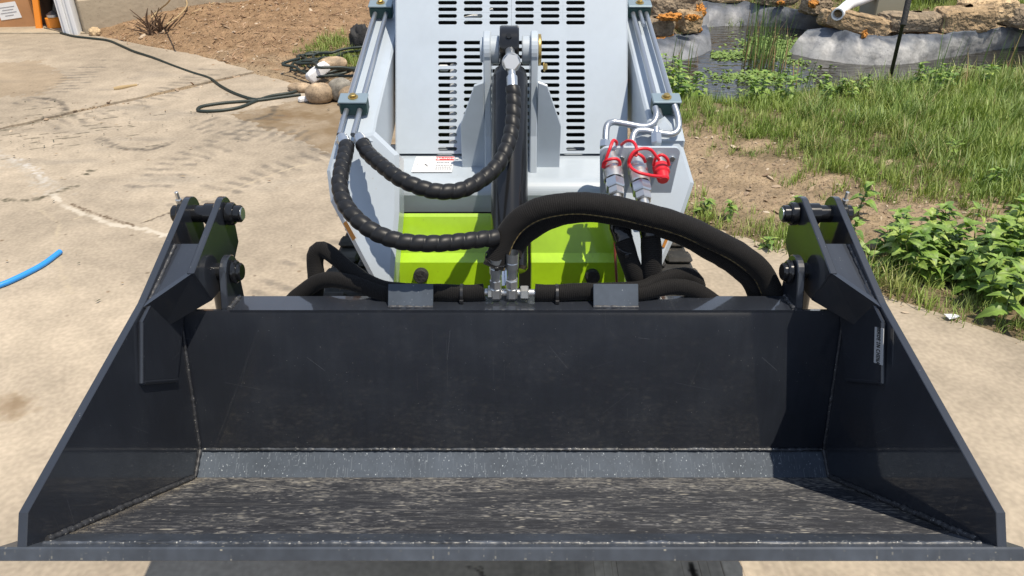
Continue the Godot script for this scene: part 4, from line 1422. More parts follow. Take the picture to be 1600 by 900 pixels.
func pipes(L: Node3D) -> void:
	# coupler plate
	var t := Transform3D(Basis(Vector3(1, 0, 0), Vector3(0, 0.993, 0.12), Vector3(0, -0.12, 0.993)), Vector3(0.23, 0.77, -1.288))
	var poly := PackedVector2Array([Vector2(-0.066, -0.05), Vector2(0.066, -0.05)])
	poly.append_array(arc(Vector2(0.060, 0.032), 0.012, 0, 90, 5))
	poly.append_array(arc(Vector2(-0.060, 0.032), 0.012, 90, 180, 5))
	var b := MB.new()
	b.prism(poly, 0.006, 0.001, t)
	part("coupler_plate", b, M.grey, L)
	for q in [-0.034, 0.018, 0.058]:
		b = MB.new()
		b.rod(t * Vector3(q, 0.022, 0.004), t * Vector3(q, 0.022, 0.010), 0.006, 16)
		part("plate_bolt", b, M.zinc, L)
	# tube bends from the arm to the couplers
	b = MB.new()
	b.tube(pts([0.268, 0.855, -1.377, 0.269, 0.846, -1.36, 0.261, 0.834, -1.347, 0.242, 0.829, -1.344, 0.207, 0.834, -1.347, 0.186, 0.836, -1.349, 0.174, 0.831, -1.334, 0.171, 0.803, -1.306]), 0.0062, 16, 0.006)
	part("tube_bend", b, M.zinc_pipe, L)
	b = MB.new()
	b.tube(pts([0.304, 0.858, -1.379, 0.308, 0.844, -1.359, 0.307, 0.828, -1.338, 0.294, 0.82, -1.328, 0.265, 0.823, -1.329, 0.24, 0.826, -1.331, 0.224, 0.823, -1.324, 0.217, 0.802, -1.3]), 0.0062, 16, 0.006)
	part("tube_bend", b, M.zinc_pipe, L)
	b = MB.new()
	b.nut(Vector3(0.264, 0.807, -1.309), Vector3(0.264, 0.823, -1.324), 0.0105)
	b.rod(Vector3(0.264, 0.82, -1.322), Vector3(0.265, 0.83, -1.334), 0.007, 14)
	part("tube_nut", b, M.zinc, L)
	for q in [[Vector3(0.169, 0.801, -1.305), Vector3(0.171, 0.812, -1.315)], [Vector3(0.218, 0.8, -1.299), Vector3(0.217, 0.811, -1.311)]]:
		b = MB.new()
		b.nut(q[0], q[1], 0.0105)
		part("tube_nut", b, M.zinc, L)
	# quick couplers
	for i in 2:
		var a := [Vector3(0.177, 0.802, -1.288), Vector3(0.22, 0.801, -1.283)][i] as Vector3
		var e := [Vector3(0.18, 0.753, -1.18), Vector3(0.226, 0.748, -1.171)][i] as Vector3
		var ax := e - a
		var l := ax.length()
		b = MB.new()
		b.turned(a, ax, PackedVector2Array([Vector2(0.010, 0), Vector2(0.012, 0.01), Vector2(0.012, l * 0.2), Vector2(0.017, l * 0.24), Vector2(0.0175, l * 0.38), Vector2(0.016, l * 0.40), Vector2(0.016, l * 0.44), Vector2(0.018, l * 0.46), Vector2(0.018, l * 0.60), Vector2(0.0165, l * 0.62)]), 26)
		var cp := part("quick_coupler", b, M.bright_zinc, L)
		b = MB.new()
		b.nut(a + ax * 0.62, a + ax * 0.80, 0.0175)
		part("coupler_nut", b, M.zinc, cp)
		b = MB.new()
		b.nut(a + ax * 0.80, a + ax * 0.93, 0.0145)
		b.rod(a + ax * 0.9, a + ax * 1.35, 0.009, 16)
		part("coupler_tail", b, M.bright_zinc, cp)
	b = MB.new()
	var c0 := Vector3(0.262, 0.798, -1.286)
	var c1 := Vector3(0.266, 0.769, -1.223)
	var ca := c1 - c0
	b.turned(c0, ca, PackedVector2Array([Vector2(0.009, 0), Vector2(0.011, ca.length() * 0.2), Vector2(0.011, ca.length() * 0.5), Vector2(0.013, ca.length() * 0.5)]), 20)
	part("quick_coupler", b, M.bright_zinc, L)
	b = MB.new()
	b.turned(c0 + ca * 0.45, ca, PackedVector2Array([Vector2(0, 0), Vector2(0.0135, 0), Vector2(0.0145, 0.003), Vector2(0.0145, 0.018), Vector2(0.0115, 0.021), Vector2(0.0105, 0.033), Vector2(0.008, 0.036), Vector2(0, 0.036)]), 22)
	part("red_cap", b, M.red, L)
	# red rubber tethers
	for q in [[0.163, 0.786, -1.245, 0.165, 0.804, -1.243, 0.171, 0.821, -1.248, 0.178, 0.83, -1.264, 0.185, 0.824, -1.272, 0.187, 0.817, -1.28],
			[0.16, 0.788, -1.24, 0.161, 0.798, -1.24, 0.169, 0.806, -1.233, 0.181, 0.807, -1.234, 0.188, 0.801, -1.236, 0.189, 0.794, -1.238],
			[0.205, 0.792, -1.243, 0.208, 0.807, -1.24, 0.216, 0.815, -1.238, 0.227, 0.81, -1.236, 0.233, 0.8, -1.235],
			[0.196, 0.815, -1.285, 0.203, 0.829, -1.264, 0.211, 0.832, -1.248, 0.215, 0.826, -1.233, 0.213, 0.816, -1.222],
			[0.203, 0.797, -1.222, 0.201, 0.81, -1.218, 0.208, 0.824, -1.22, 0.222, 0.829, -1.224, 0.238, 0.826, -1.227, 0.249, 0.814, -1.227, 0.255, 0.807, -1.228],
			[0.202, 0.803, -1.22, 0.206, 0.799, -1.206, 0.218, 0.795, -1.198, 0.239, 0.789, -1.201, 0.258, 0.784, -1.209],
			[0.249, 0.792, -1.243, 0.25, 0.805, -1.239, 0.26, 0.813, -1.237, 0.271, 0.805, -1.239, 0.276, 0.792, -1.243]]:
		b = MB.new()
		b.tube(pts(q), 0.0028, 10, 0.004)
		part("red_tether", b, M.red, L)

func track(L: Node3D, s: float) -> void:
	var prof := PackedVector2Array()
	prof.append_array(arc(Vector2(1.52, 0.22), 0.20, 270, 100, 18))
	prof.append_array(arc(Vector2(2.35, 0.22), 0.20, 80, -90, 18))
	var b := MB.new()
	b.prof(prof, s * 0.30, s * 0.435, 0.01)
	var tr := part("rubber_track", b, M.track, L)
	var path := PackedVector3Array()
	var pp := PackedVector2Array(prof)
	pp.append(prof[0])
	var acc := 0.0
	for i in pp.size() - 1:
		var l := pp[i].distance_to(pp[i + 1])
		while acc < l:
			var p := pp[i].lerp(pp[i + 1], acc / l)
			var tg := (pp[i + 1] - pp[i]).normalized()
			var nn := Vector2(-tg.y, tg.x)
			if nn.dot(p - Vector2(1.93, 0.22)) < 0: nn = -nn
			for side in 2:
				var x := s * (0.333 + side * 0.068)
				var q := p + tg * 0.022 * side
				b = MB.new()
				b.box(Vector3(x, q.y + nn.y * 0.008, -(q.x + nn.x * 0.008)), Vector3(0.064, 0.016, 0.046), 0.007, Basis(Vector3(1, 0, 0), Vector3(0, nn.y, -nn.x), Vector3(0, tg.y, -tg.x)))
				part("track_lug", b, M.track, tr)
			acc += 0.085
		acc -= l

func decal(L: Node3D) -> void:
	var w := 0.0825
	var h := 0.058
	var o := Vector3(-0.164, 0.71, -1.478)
	o.y = 0.7055
	# lies on the deck under the left hose
	var t := Transform3D(Basis(Vector3(1, 0, 0), Vector3(0, 0, -1), Vector3(0, 1, 0)), o)
	var b := MB.new()
	b.box(t * Vector3(0, 0, 0), Vector3(w, 0.0006, h * 1.55))
	var d := part("warning_label", b, M.white, L)
	var H := h * 1.55
	b = MB.new()
	b.box(t * Vector3(w * 0.26, H * 0.36, 0.0006), Vector3(w * 0.47, 0.0004, H * 0.25))
	part("label_header", b, M.label_red, d)
	b = MB.new()
	b.flat(t * Vector3(w * 0.06, H * 0.28, 0.0011), t * Vector3(w * 0.13, H * 0.28, 0.0011), t * Vector3(w * 0.095, H * 0.45, 0.0011), Vector3.UP)
	for i in 4:
		var ww: float = [0.34, 0.40, 0.36, 0.38][i] * w
		var y: float = [0.10, -0.08, -0.2, -0.32][i] * H
		var k := 0.0
		while k < ww - 0.002:
			var l := rng.randf_range(0.002, 0.005)
			b.box(t * Vector3(w * 0.07 + k + l / 2, y, 0.0006), Vector3(l, 0.0003, H * (0.055 if i else 0.07)))
			k += l + 0.0011
	var ink := MB.new()
	ink.v = b.v.slice(3); ink.n = b.n.slice(3); ink.uv = b.uv.slice(3)
	part("label_lines", ink, M.label_ink, d)
	var wt := MB.new()
	wt.v = b.v.slice(0, 3); wt.n = b.n.slice(0, 3); wt.uv = b.uv.slice(0, 3)
	part("label_triangle", wt, M.white, d)
	letters("DANGER", 0.0125, t * Transform3D(Basis(), Vector3(w * 0.315, H * 0.36, 0.0009)), M.white, d, "label_word")
	# pictogram: a gear outline, a shaft and a hand
	b = MB.new()
	var c := Vector3(-w * 0.26, H * 0.02, 0.0006)
	for i in 20:
		var a := TAU * i / 20
		if i in [14, 15, 16]: continue
		b.box(t * (c + Vector3(cos(a) * 0.0125, sin(a) * 0.0165, 0)), Vector3(0.0025, 0.0004, 0.0014), 0.0, Basis(Vector3.UP, -a + PI / 2))
		if i % 2: b.box(t * (c + Vector3(cos(a) * 0.007, sin(a) * 0.009, 0)), Vector3(0.0016, 0.0004, 0.0012))
	b.box(t * (c + Vector3(0.007, -0.009, 0)), Vector3(0.0028, 0.0004, 0.016), 0.0, Basis(Vector3.UP, 0.4))
	b.box(t * (c + Vector3(0.004, -0.003, 0)), Vector3(0.0018, 0.0004, 0.008), 0.0, Basis(Vector3.UP, 0.7))
	part("label_pictogram", b, M.label_ink, d)

func letters(s: String, h: float, t: Transform3D, m: Material, parent: Node, called: String) -> void:
	var tm := TextMesh.new()
	var f := SystemFont.new()
	f.font_names = PackedStringArray(["Droid Sans"])
	f.font_weight = 700
	tm.font = f
	tm.text = s
	tm.font_size = 32
	tm.pixel_size = h / 32.0
	tm.depth = h * 0.04
	var o := MeshInstance3D.new()
	o.mesh = tm
	o.material_override = m
	put_in(o, called, parent)
	var acc := Vector3.ZERO
	var q: Node = parent
	while q != self:
		acc += q.position
		q = q.get_parent()
	o.transform = Transform3D(t.basis, t.origin - acc)

# ---------------------------------------------------------------- bucket
const PIN := Vector2(1.178, 0.728)
const LOWPIN := Vector2(1.098, 0.658)
func v3(f: float, u: float, x: float) -> Vector3: return Vector3(x, u, -f)

func bead(b: MB, a: Vector3, c: Vector3, r: float, sd: int) -> void:
	var nz := noise(sd, 60.0, 2)
	var path := PackedVector3Array()
	var cnt := int(a.distance_to(c) / 0.02) + 2
	for i in cnt: path.append(a.lerp(c, float(i) / (cnt - 1)) + Vector3(0, nz.get_noise_1d(i * 0.11) * r * 0.3, 0))
	b.tube(path, r, 8, 0.0025, Shape.new("bead", nz), 1.0, Vector3(0, 1, 0))

func slab(b: MB, q: Array, thick: float, dir: Vector3) -> void:
	# four-cornered plate with thickness
	var o := []
	for p in q: o.append(p + dir * thick)
	var ctr: Vector3 = (q[0] + q[2] + o[0] + o[2]) * 0.25
	b.quad(q[0], q[1], q[2], q[3], -dir)
	b.quad(o[0], o[1], o[2], o[3], dir)
	for i in 4:
		var j := (i + 1) % 4
		b.quad(q[i], q[j], o[j], o[i], (q[i] + q[j]) * 0.5 - ctr + (q[i] - q[j]).cross(dir) * 0.0)

func bucket() -> void:
	var B := thing("loader_bucket", "wide glossy black steel bucket tilted back with muddy floor", "bucket", Vector3(0, 0.33, -0.95))
	for s in [-1.0, 1.0]:
		var sp := PackedVector2Array([Vector2(0.576, 0.575), Vector2(0.604, 0.617), Vector2(0.953, 0.684), Vector2(PIN.x - 0.016, PIN.y + 0.026)])
		sp.append_array(arc(PIN, 0.030, 110, 0, 10))
		sp.append_array(PackedVector2Array([Vector2(1.206, 0.66), Vector2(1.13, 0.60), Vector2(1.075, 0.56), Vector2(1.01, 0.345), Vector2(0.957, 0.312)]))
		var b := MB.new()
		b.prof(sp, s * 0.549, s * 0.5600, 0.0008)
		part("side_plate", b, M.black, B)
		# inner ear of the cylinder bracket
		b = MB.new()
		var ip := PackedVector2Array([Vector2(1.010, 0.703), Vector2(PIN.x - 0.016, PIN.y + 0.026)])
		ip.append_array(arc(PIN, 0.030, 110, 0, 10))
		ip.append_array(PackedVector2Array([Vector2(1.206, 0.66), Vector2(1.14, 0.622), Vector2(1.052, 0.629)]))
		b.prof(ip, s * 0.493, s * 0.5045, 0.0014)
		var ear := part("bracket_plate", b, M.black, B)
		b = MB.new()
		var nrm := Vector3(-s * 0.7, 0, 0.72).normalized()
		slab(b, [v3(1.012, 0.7035, s * 0.494), v3(0.941, 0.680, s * 0.552), v3(0.984, 0.6165, s * 0.552), v3(1.053, 0.629, s * 0.494)], 0.010, -nrm)
		part("bracket_front_plate", b, M.black, B)
		b = MB.new()
		slab(b, [v3(0.955, 0.6755, s * 0.550), v3(1.016, 0.694, s * 0.5035), v3(1.09, 0.714, s * 0.5045), v3(1.09, 0.714, s * 0.549)], 0.008, Vector3(0, -1, -0.26).normalized())
		part("bracket_web", b, M.black, B)
		b = MB.new()
		bead(b, v3(0.965, 0.678, s * 0.549), v3(1.085, 0.714, s * 0.549), 0.0035, 3)
		part("bracket_weld", b, M.weld, B)
		b = MB.new()
		bead(b, v3(1.02, 0.696, s * 0.506), v3(1.085, 0.714, s * 0.506), 0.003, 4)
		part("bracket_weld", b, M.weld, B)
		# pins
		b = MB.new()
		b.rod(v3(PIN.x, PIN.y, s * 0.466), v3(PIN.x, PIN.y, s * 0.585), 0.0150, 22)
		var pin := part("top_pin", b, M.gloss_black, B)
		b = MB.new()
		b.rod(v3(PIN.x, PIN.y, s * 0.493), v3(PIN.x, PIN.y, s * 0.478), 0.020, 26, 0.003)
		part("pin_collar", b, M.gloss_black, pin)
		b = MB.new()
		b.rod(v3(PIN.x, PIN.y, s * 0.561), v3(PIN.x, PIN.y, s * 0.574), 0.021, 26, 0.003)
		part("pin_collar", b, M.gloss_black, pin)
		b = MB.new()
		b.rod(v3(PIN.x, PIN.y, s * 0.4665), v3(PIN.x, PIN.y, s * 0.4645), 0.0115, 20, 0.0005)
		part("pin_face", b, M.zinc, pin)
		b = MB.new()
		b.rod(v3(PIN.x, PIN.y + 0.012, s * 0.569), v3(PIN.x - 0.004, PIN.y + 0.042, s * 0.569), 0.0032, 12)
		b.nut(v3(PIN.x - 0.001, PIN.y + 0.02, s * 0.569), v3(PIN.x - 0.002, PIN.y + 0.028, s * 0.569), 0.0055)
		part("pin_screw", b, M.bright_zinc, pin)
		b = MB.new()
		b.rod(v3(LOWPIN.x, LOWPIN.y, s * 0.453), v3(LOWPIN.x, LOWPIN.y, s * 0.572), 0.0150, 22)
		var lp := part("lower_pin", b, M.gloss_black, B)
		b = MB.new()
		b.rod(v3(LOWPIN.x, LOWPIN.y, s * 0.470), v3(LOWPIN.x, LOWPIN.y, s * 0.460), 0.020, 26, 0.003)
		part("pin_collar", b, M.gloss_black, lp)
		b = MB.new()
		b.rod(v3(LOWPIN.x, LOWPIN.y, s * 0.561), v3(LOWPIN.x, LOWPIN.y, s * 0.568), 0.020, 26, 0.003)
		part("pin_collar", b, M.gloss_black, lp)
		# hinge tab on the beam
		b = MB.new()
		var tp := PackedVector2Array([Vector2(1.040, 0.560), Vector2(1.052, 0.615), Vector2(LOWPIN.x - 0.026, LOWPIN.y + 0.012)])
		tp.append_array(arc(LOWPIN, 0.0285, 150, -10, 12))
		tp.append_array(PackedVector2Array([Vector2(1.126, 0.58)]))
		b.prof(tp, s * 0.470, s * 0.482, 0.0014)
		part("hinge_tab", b, M.black, B)
		b = MB.new()
		bead(b, v3(1.05, 0.613, s * 0.468), v3(1.10, 0.608, s * 0.468), 0.005, 9)
		part("hinge_weld", b, M.weld, B)
		# cylinder between the ears
		b = MB.new()
		b.turned(v3(PIN.x, PIN.y, s * 0.51), Vector3(s, 0, 0), PackedVector2Array([Vector2(0.0155, 0), Vector2(0.0185, 0), Vector2(0.0185, 0.018), Vector2(0.0155, 0.018)]), 22)
		b.rod(v3(PIN.x, PIN.y - 0.012, s * 0.519), v3(PIN.x + 0.012, PIN.y - 0.13, s * 0.525), 0.010, 16)
		b.rod(v3(PIN.x + 0.008, PIN.y - 0.1, s * 0.525), v3(PIN.x - 0.02, PIN.y - 0.36, s * 0.525), 0.022, 22)
		part("clam_cylinder", b, M.gloss_black, B)
		# doubler plate welded inside the side wall
		b = MB.new()
		b.prof(PackedVector2Array([Vector2(0.922, 0.671), Vector2(0.882, 0.591), Vector2(0.975, 0.526), Vector2(1.045, 0.60), Vector2(1.03, 0.66), Vector2(1.0, 0.69)]), s * 0.549, s * 0.543, 0.002)
		part("doubler_plate", b, M.black, B)
		b = MB.new()
		b.tube(PackedVector3Array([v3(0.923, 0.668, s * 0.545), v3(0.882, 0.589, s * 0.547)]), 0.0045, 12, 0.006)
		part("doubler_weld", b, M.black, B)
		b = MB.new()
		b.tube(PackedVector3Array([v3(0.885, 0.588, s * 0.547), v3(0.976, 0.524, s * 0.547)]), 0.0045, 10, 0.006)
		part("doubler_weld", b, M.black, B)
		b = MB.new()
		bead(b, v3(0.61, 0.5660, s * 0.5465), v3(0.945, 0.3395, s * 0.5465), 0.0042, 5)
		part("floor_weld", b, M.weld, B)
		b = MB.new()
		bead(b, v3(1.041, 0.60, s * 0.5475), v3(0.992, 0.362, s * 0.5485), 0.0026, 6)
		part("corner_weld", b, M.weld, B)
		b = MB.new()
		bead(b, v3(0.991, 0.360, s * 0.5475), v3(0.955, 0.332, s * 0.5485), 0.003, 7)
		part("corner_weld", b, M.weld, B)
	var b := MB.new()
	b.prof(PackedVector2Array([Vector2(1.049, 0.611), Vector2(0.996, 0.356), Vector2(1.005, 0.353), Vector2(1.058, 0.6085)]), -0.549, 0.549)
	part("back_plate", b, M.black, B)
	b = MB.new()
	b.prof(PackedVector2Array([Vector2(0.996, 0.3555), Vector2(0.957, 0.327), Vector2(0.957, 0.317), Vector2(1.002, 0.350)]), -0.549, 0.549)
	part("bevel_plate", b, M.bevel_lit, B)
	b = MB.new()
	bead(b, v3(0.994, 0.3575, -0.545), v3(0.994, 0.3575, 0.545), 0.0030, 8)
	part("bevel_weld", b, M.weld_glint, B)
	# floor sheet with its own sheet coordinates
	b = MB.new()
	var fa := Vector2(0.600, 0.5700)
	var fb := Vector2(0.957, 0.3268)
	var cut := 60
	for i in cut:
		var xa := lerpf(-0.549, 0.549, float(i) / cut)
		var xb := lerpf(-0.549, 0.549, float(i + 1) / cut)
		var nn := Vector3(0, 0.82, 0.57)
		var ua := float(i) / cut
		var ub := float(i + 1) / cut
		b.tri(v3(fb.x, fb.y, xa), v3(fb.x, fb.y, xb), v3(fa.x, fa.y, xb), nn, nn, nn, Vector2(ua, 0), Vector2(ub, 0), Vector2(ub, 1))
		b.tri(v3(fb.x, fb.y, xa), v3(fa.x, fa.y, xb), v3(fa.x, fa.y, xa), nn, nn, nn, Vector2(ua, 0), Vector2(ub, 1), Vector2(ua, 1))
	for i in b.v.size(): b.n[i] = Vector3(0, fb.x - fa.x, fa.y - fb.y).normalized()
	part("floor_plate", b, M.floor, B)
	b = MB.new()
	b.prof(PackedVector2Array([fa + Vector2(0, -0.002), fb + Vector2(0, -0.002), fb + Vector2(-0.006, -0.012), fa + Vector2(-0.006, -0.012)]), -0.549, 0.549)
	part("floor_underside", b, M.black, B)
	# cutting edge
	b = MB.new()
	b.prof(PackedVector2Array([Vector2(0.606, 0.5680), Vector2(0.5825, 0.5860), Vector2(0.5795, 0.5855), Vector2(0.5730, 0.5745), Vector2(0.5745, 0.5720), Vector2(0.66, 0.512), Vector2(0.668, 0.522)]), -0.5815, 0.578, 0.001)
	part("cutting_edge", b, M.edge, B)
	b = MB.new()
	bead(b, v3(0.5965, 0.5755, -0.54), v3(0.5965, 0.5755, 0.54), 0.0032, 12)
	part("edge_weld", b, M.weld_glint, B)
	# beam along the top
	b = MB.new()
	b.prof(PackedVector2Array([Vector2(1.0485, 0.6125), Vector2(1.104, 0.6065), Vector2(1.098, 0.55), Vector2(1.046, 0.556)]), -0.470, 0.470, 0.003)
	part("top_beam", b, M.black, B)
	# angle guards in front of the hose runs
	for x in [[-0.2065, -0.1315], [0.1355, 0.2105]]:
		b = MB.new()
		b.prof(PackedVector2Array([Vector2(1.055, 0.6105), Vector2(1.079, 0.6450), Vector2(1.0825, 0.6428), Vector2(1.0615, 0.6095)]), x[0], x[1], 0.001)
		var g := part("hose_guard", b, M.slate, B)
		b = MB.new()
		bead(b, v3(1.0585, 0.6125, x[0]), v3(1.0585, 0.6125, x[1]), 0.0028, 14)
		part("guard_weld", b, M.weld, g)
	# sticker on the inner side wall
	var o := Vector3(0.543, 0.636, -0.91)
	var t := Transform3D(Basis(Vector3(0, -0.894, 0.447), Vector3(0, 0.447, 0.894), Vector3(-1, 0, 0)), Vector3(0.5418, o.y, o.z))
	b = MB.new()
	b.box(t.origin, Vector3(0.054, 0.026, 0.001), 0.0, t.basis)
	var stk := part("origin_sticker", b, M.label_silver, B)
	letters("MADE IN CHINA", 0.0100, t * Transform3D(Basis.from_scale(Vector3(0.72, 1.5, 1)), Vector3(0, 0, 0.0009)), M.black_ink, stk, "sticker_text")

# ---------------------------------------------------------------- hoses
func spiral(called: String, p: Array, parent: Node) -> void:
	var b := MB.new()
	var pitch := 0.0205
	b.tube(pts(p), 0.0140, 22, pitch / 12.0, Shape.new("spiral"))
	part(called, b, M.guard, parent)

func sleeve(called: String, p: Array, r: float, parent: Node, flat := 0.8, seam := 0) -> void:
	var b := MB.new()
	var nz := noise(called.length() + p.size() * 3 + seam, 14.0, 2)
	var path := pts(p)
	b.tube(path, r, 22, 0.008, Shape.new("sleeve", nz), flat)
	var o := part(called, b, M.sleeve, parent)
	if seam != 0:
		var q := MB.smooth(path, 0.01)
		b = MB.new()
		var run := PackedVector3Array()
		for i in q.size():
			var tg := (q[mini(i + 1, q.size() - 1)] - q[maxi(i - 1, 0)]).normalized()
			var view := (q[i] - Vector3(0, 1.26, 0)).normalized()
			var sd := tg.cross(view).normalized()
			run.append(q[i] - sd * r * 0.90 * signf(seam) - view * r * 0.42)
		b.tube(run, 0.0009, 6, 0.0022, Shape.new("thread"))
		part("seam_thread", b, M.thread, o)

func hoses() -> void:
	var L := get_node("mini_loader")
	var B := get_node("loader_bucket")
	# spiral guarded hoses of the loader
	spiral("spiral_hose", [-0.268, 0.817, -1.286, -0.256, 0.808, -1.263, -0.226, 0.799, -1.224, -0.19, 0.788, -1.188, -0.151, 0.778, -1.171, -0.119, 0.773, -1.168, -0.085, 0.772, -1.179, -0.053, 0.779, -1.206, -0.026, 0.793, -1.237, -0.009, 0.815, -1.267, 0, 0.841, -1.3, 0.003, 0.873, -1.329, 0.002, 0.9, -1.351], L)
	spiral("spiral_hose", [-0.295, 0.816, -1.279, -0.293, 0.81, -1.253, -0.291, 0.797, -1.199, -0.288, 0.784, -1.163, -0.273, 0.768, -1.125, -0.247, 0.754, -1.093, -0.217, 0.741, -1.075, -0.183, 0.733, -1.064, -0.148, 0.729, -1.062, -0.112, 0.727, -1.066, -0.072, 0.726, -1.077, -0.023, 0.724, -1.093], L)
	var b := MB.new()
	for q in [[Vector3(-0.276, 0.824, -1.301), Vector3(-0.266, 0.816, -1.279)], [Vector3(-0.307, 0.824, -1.301), Vector3(-0.296, 0.814, -1.278)]]:
		b = MB.new()
		b.turned(q[0], q[1] - q[0], PackedVector2Array([Vector2(0.0075, -0.004), Vector2(0.0095, 0), Vector2(0.0095, 0.007), Vector2(0.0115, 0.008), Vector2(0.0115, 0.02)]), 18)
		part("hose_ferrule", b, M.zinc, L)
	# fitting at the top of the tilt cylinder
	b = MB.new()
	b.rod(Vector3(0.001, 0.894, -1.348), Vector3(0, 0.914, -1.371), 0.0100, 18, 0.001)
	b.rod(Vector3(0, 0.913, -1.37), Vector3(-0.001, 0.926, -1.389), 0.0072, 16)
	var fer := part("hose_ferrule", b, M.zinc, L)
	b = MB.new()
	var hc := Vector3(-0.001, 0.935, -1.389)
	b.turned(hc + Vector3(0, -0.004, -0.02), Vector3(0, 0.2, 1), PackedVector2Array([Vector2(0.013, 0), Vector2(0.0175, 0.004), Vector2(0.0175, 0.012), Vector2(0.0160, 0.014)]), 24)
	b.nut(hc + Vector3(0, -0.004, -0.007), hc + Vector3(0, 0.003, 0.006), 0.0165)
	part("banjo_bolt", b, M.bright_zinc, fer)
	b = MB.new()
	b.rod(Vector3(-0.002, 0.938, -1.407), Vector3(-0.004, 0.943, -1.445), 0.009, 16)
	part("banjo_stem", b, M.zinc, fer)
	# chrome tees on the beam
	b = MB.new()
	b.rod(Vector3(-0.047, 0.623, -1.09), Vector3(0.041, 0.622, -1.089), 0.0062, 18)
	var tee := part("tee_fitting", b, M.bright_zinc, B)
	for q in [[Vector3(-0.041, 0.624, -1.088), Vector3(-0.034, 0.624, -1.088), 0.0115], [Vector3(0.014, 0.623, -1.087), Vector3(0.028, 0.623, -1.087), 0.0125]]:
		b = MB.new()
		b.nut(q[0], q[1], q[2])
		part("tee_nut", b, M.bright_zinc, tee)
	for q in [[775.0, 465.0, 434.0, 410.0], [800.0, 466.0, 420.0, 396.0]]:
		var x: float = (q[0] - 800.0) / 1164.0 * 1.262
		var y0 := 0.622
		var sc := 1.262 / 1164.0 * 0.92
		var z0 := -1.0868
		b = MB.new()
		b.box(Vector3(x, y0 + 0.002, z0), Vector3(0.0185, 0.024, 0.018), 0.004)
		b.nut(Vector3(x, y0 + 0.012, z0), Vector3(x, y0 + 0.012 + 0.018, z0 + 0.002), 0.0105)
		b.rod(Vector3(x, y0 + 0.028, z0 + 0.002), Vector3(x, y0 + 0.042, z0 + 0.003), 0.007, 16)
		part("tee_body", b, M.bright_zinc, tee)
		b = MB.new()
		b.turned(Vector3(x, y0 + (0.040 if q[0] < 790 else 0.050), z0 + 0.003), Vector3(0.02, 1, 0.05), PackedVector2Array([Vector2(0.0085, -0.016), Vector2(0.0088, 0), Vector2(0.0105, 0.001), Vector2(0.0107, 0.012), Vector2(0.0102, 0.013), Vector2(0.0107, 0.014), Vector2(0.0107, 0.03)]), 20)
		part("crimp_ferrule", b, M.zinc, tee)
	# woven sleeves: the two hoses arching over to the right hinge
	sleeve("sleeved_hose", [-0.03, 0.672, -1.087, -0.022, 0.693, -1.096, -0.011, 0.72, -1.103, 0.008, 0.746, -1.106, 0.037, 0.766, -1.106, 0.074, 0.776, -1.106, 0.113, 0.778, -1.107, 0.166, 0.77, -1.109, 0.219, 0.756, -1.112, 0.277, 0.736, -1.118, 0.335, 0.707, -1.124, 0.393, 0.673, -1.128, 0.437, 0.634, -1.128, 0.468, 0.571, -1.115], 0.0188, B, 0.95, 1)
	sleeve("sleeved_hose", [0, 0.684, -1.105, 0.006, 0.695, -1.117, 0.024, 0.713, -1.128, 0.054, 0.73, -1.137, 0.09, 0.741, -1.144, 0.129, 0.744, -1.145, 0.177, 0.739, -1.143, 0.226, 0.727, -1.141, 0.283, 0.707, -1.141, 0.336, 0.677, -1.142, 0.385, 0.646, -1.141, 0.421, 0.612, -1.138, 0.446, 0.555, -1.129], 0.0160, B, 0.8, 0)
	# runs along the beam
	sleeve("sleeved_hose", [-0.047, 0.623, -1.09, -0.07, 0.621, -1.089, -0.108, 0.622, -1.089, -0.163, 0.622, -1.092, -0.211, 0.623, -1.099, -0.247, 0.629, -1.113, -0.283, 0.644, -1.134, -0.31, 0.657, -1.153, -0.332, 0.663, -1.168, -0.346, 0.655, -1.169, -0.349, 0.634, -1.163, -0.347, 0.61, -1.149, -0.352, 0.58, -1.132], 0.0155, B, 0.75, 0)
	sleeve("sleeved_hose", [-0.173, 0.618, -1.086, -0.209, 0.618, -1.09, -0.24, 0.623, -1.099, -0.274, 0.63, -1.109, -0.309, 0.63, -1.12, -0.338, 0.621, -1.127, -0.365, 0.602, -1.127, -0.392, 0.58, -1.12], 0.0145, B, 0.8, 0)
	sleeve("sleeved_hose", [0.039, 0.622, -1.089, 0.076, 0.621, -1.089, 0.114, 0.624, -1.09, 0.174, 0.623, -1.093, 0.218, 0.624, -1.097, 0.252, 0.632, -1.11, 0.283, 0.635, -1.123, 0.307, 0.629, -1.131, 0.322, 0.614, -1.128, 0.324, 0.581, -1.12], 0.0155, B, 0.75, 0)
	sleeve("sleeved_hose", [0.173, 0.618, -1.086, 0.217, 0.619, -1.091, 0.262, 0.626, -1.1, 0.296, 0.623, -1.105, 0.326, 0.609, -1.108, 0.354, 0.589, -1.108], 0.0145, B, 0.8, 0)
	# coupler hoses dropping behind the beam
	sleeve("coupler_hose", [0.186, 0.713, -1.153, 0.19, 0.697, -1.141, 0.198, 0.67, -1.132, 0.21, 0.641, -1.127, 0.223, 0.61, -1.126, 0.238, 0.571, -1.126], 0.0165, L, 0.9, 0)
	sleeve("coupler_hose", [0.234, 0.713, -1.153, 0.237, 0.691, -1.138, 0.239, 0.665, -1.129, 0.241, 0.637, -1.124, 0.241, 0.605, -1.123, 0.243, 0.566, -1.123], 0.0175, L, 0.9, 0)
	for p in [[0.181, 0.725, -1.16, 0.185, 0.71, -1.149, 0.191, 0.696, -1.138], [0.233, 0.725, -1.16, 0.235, 0.71, -1.149, 0.236, 0.7, -1.141]]:
		b = MB.new()
		b.tube(pts(p), 0.0178, 18, 0.006, Shape.new("shrink"))
		part("heat_shrink", b, M.gloss_black, L)
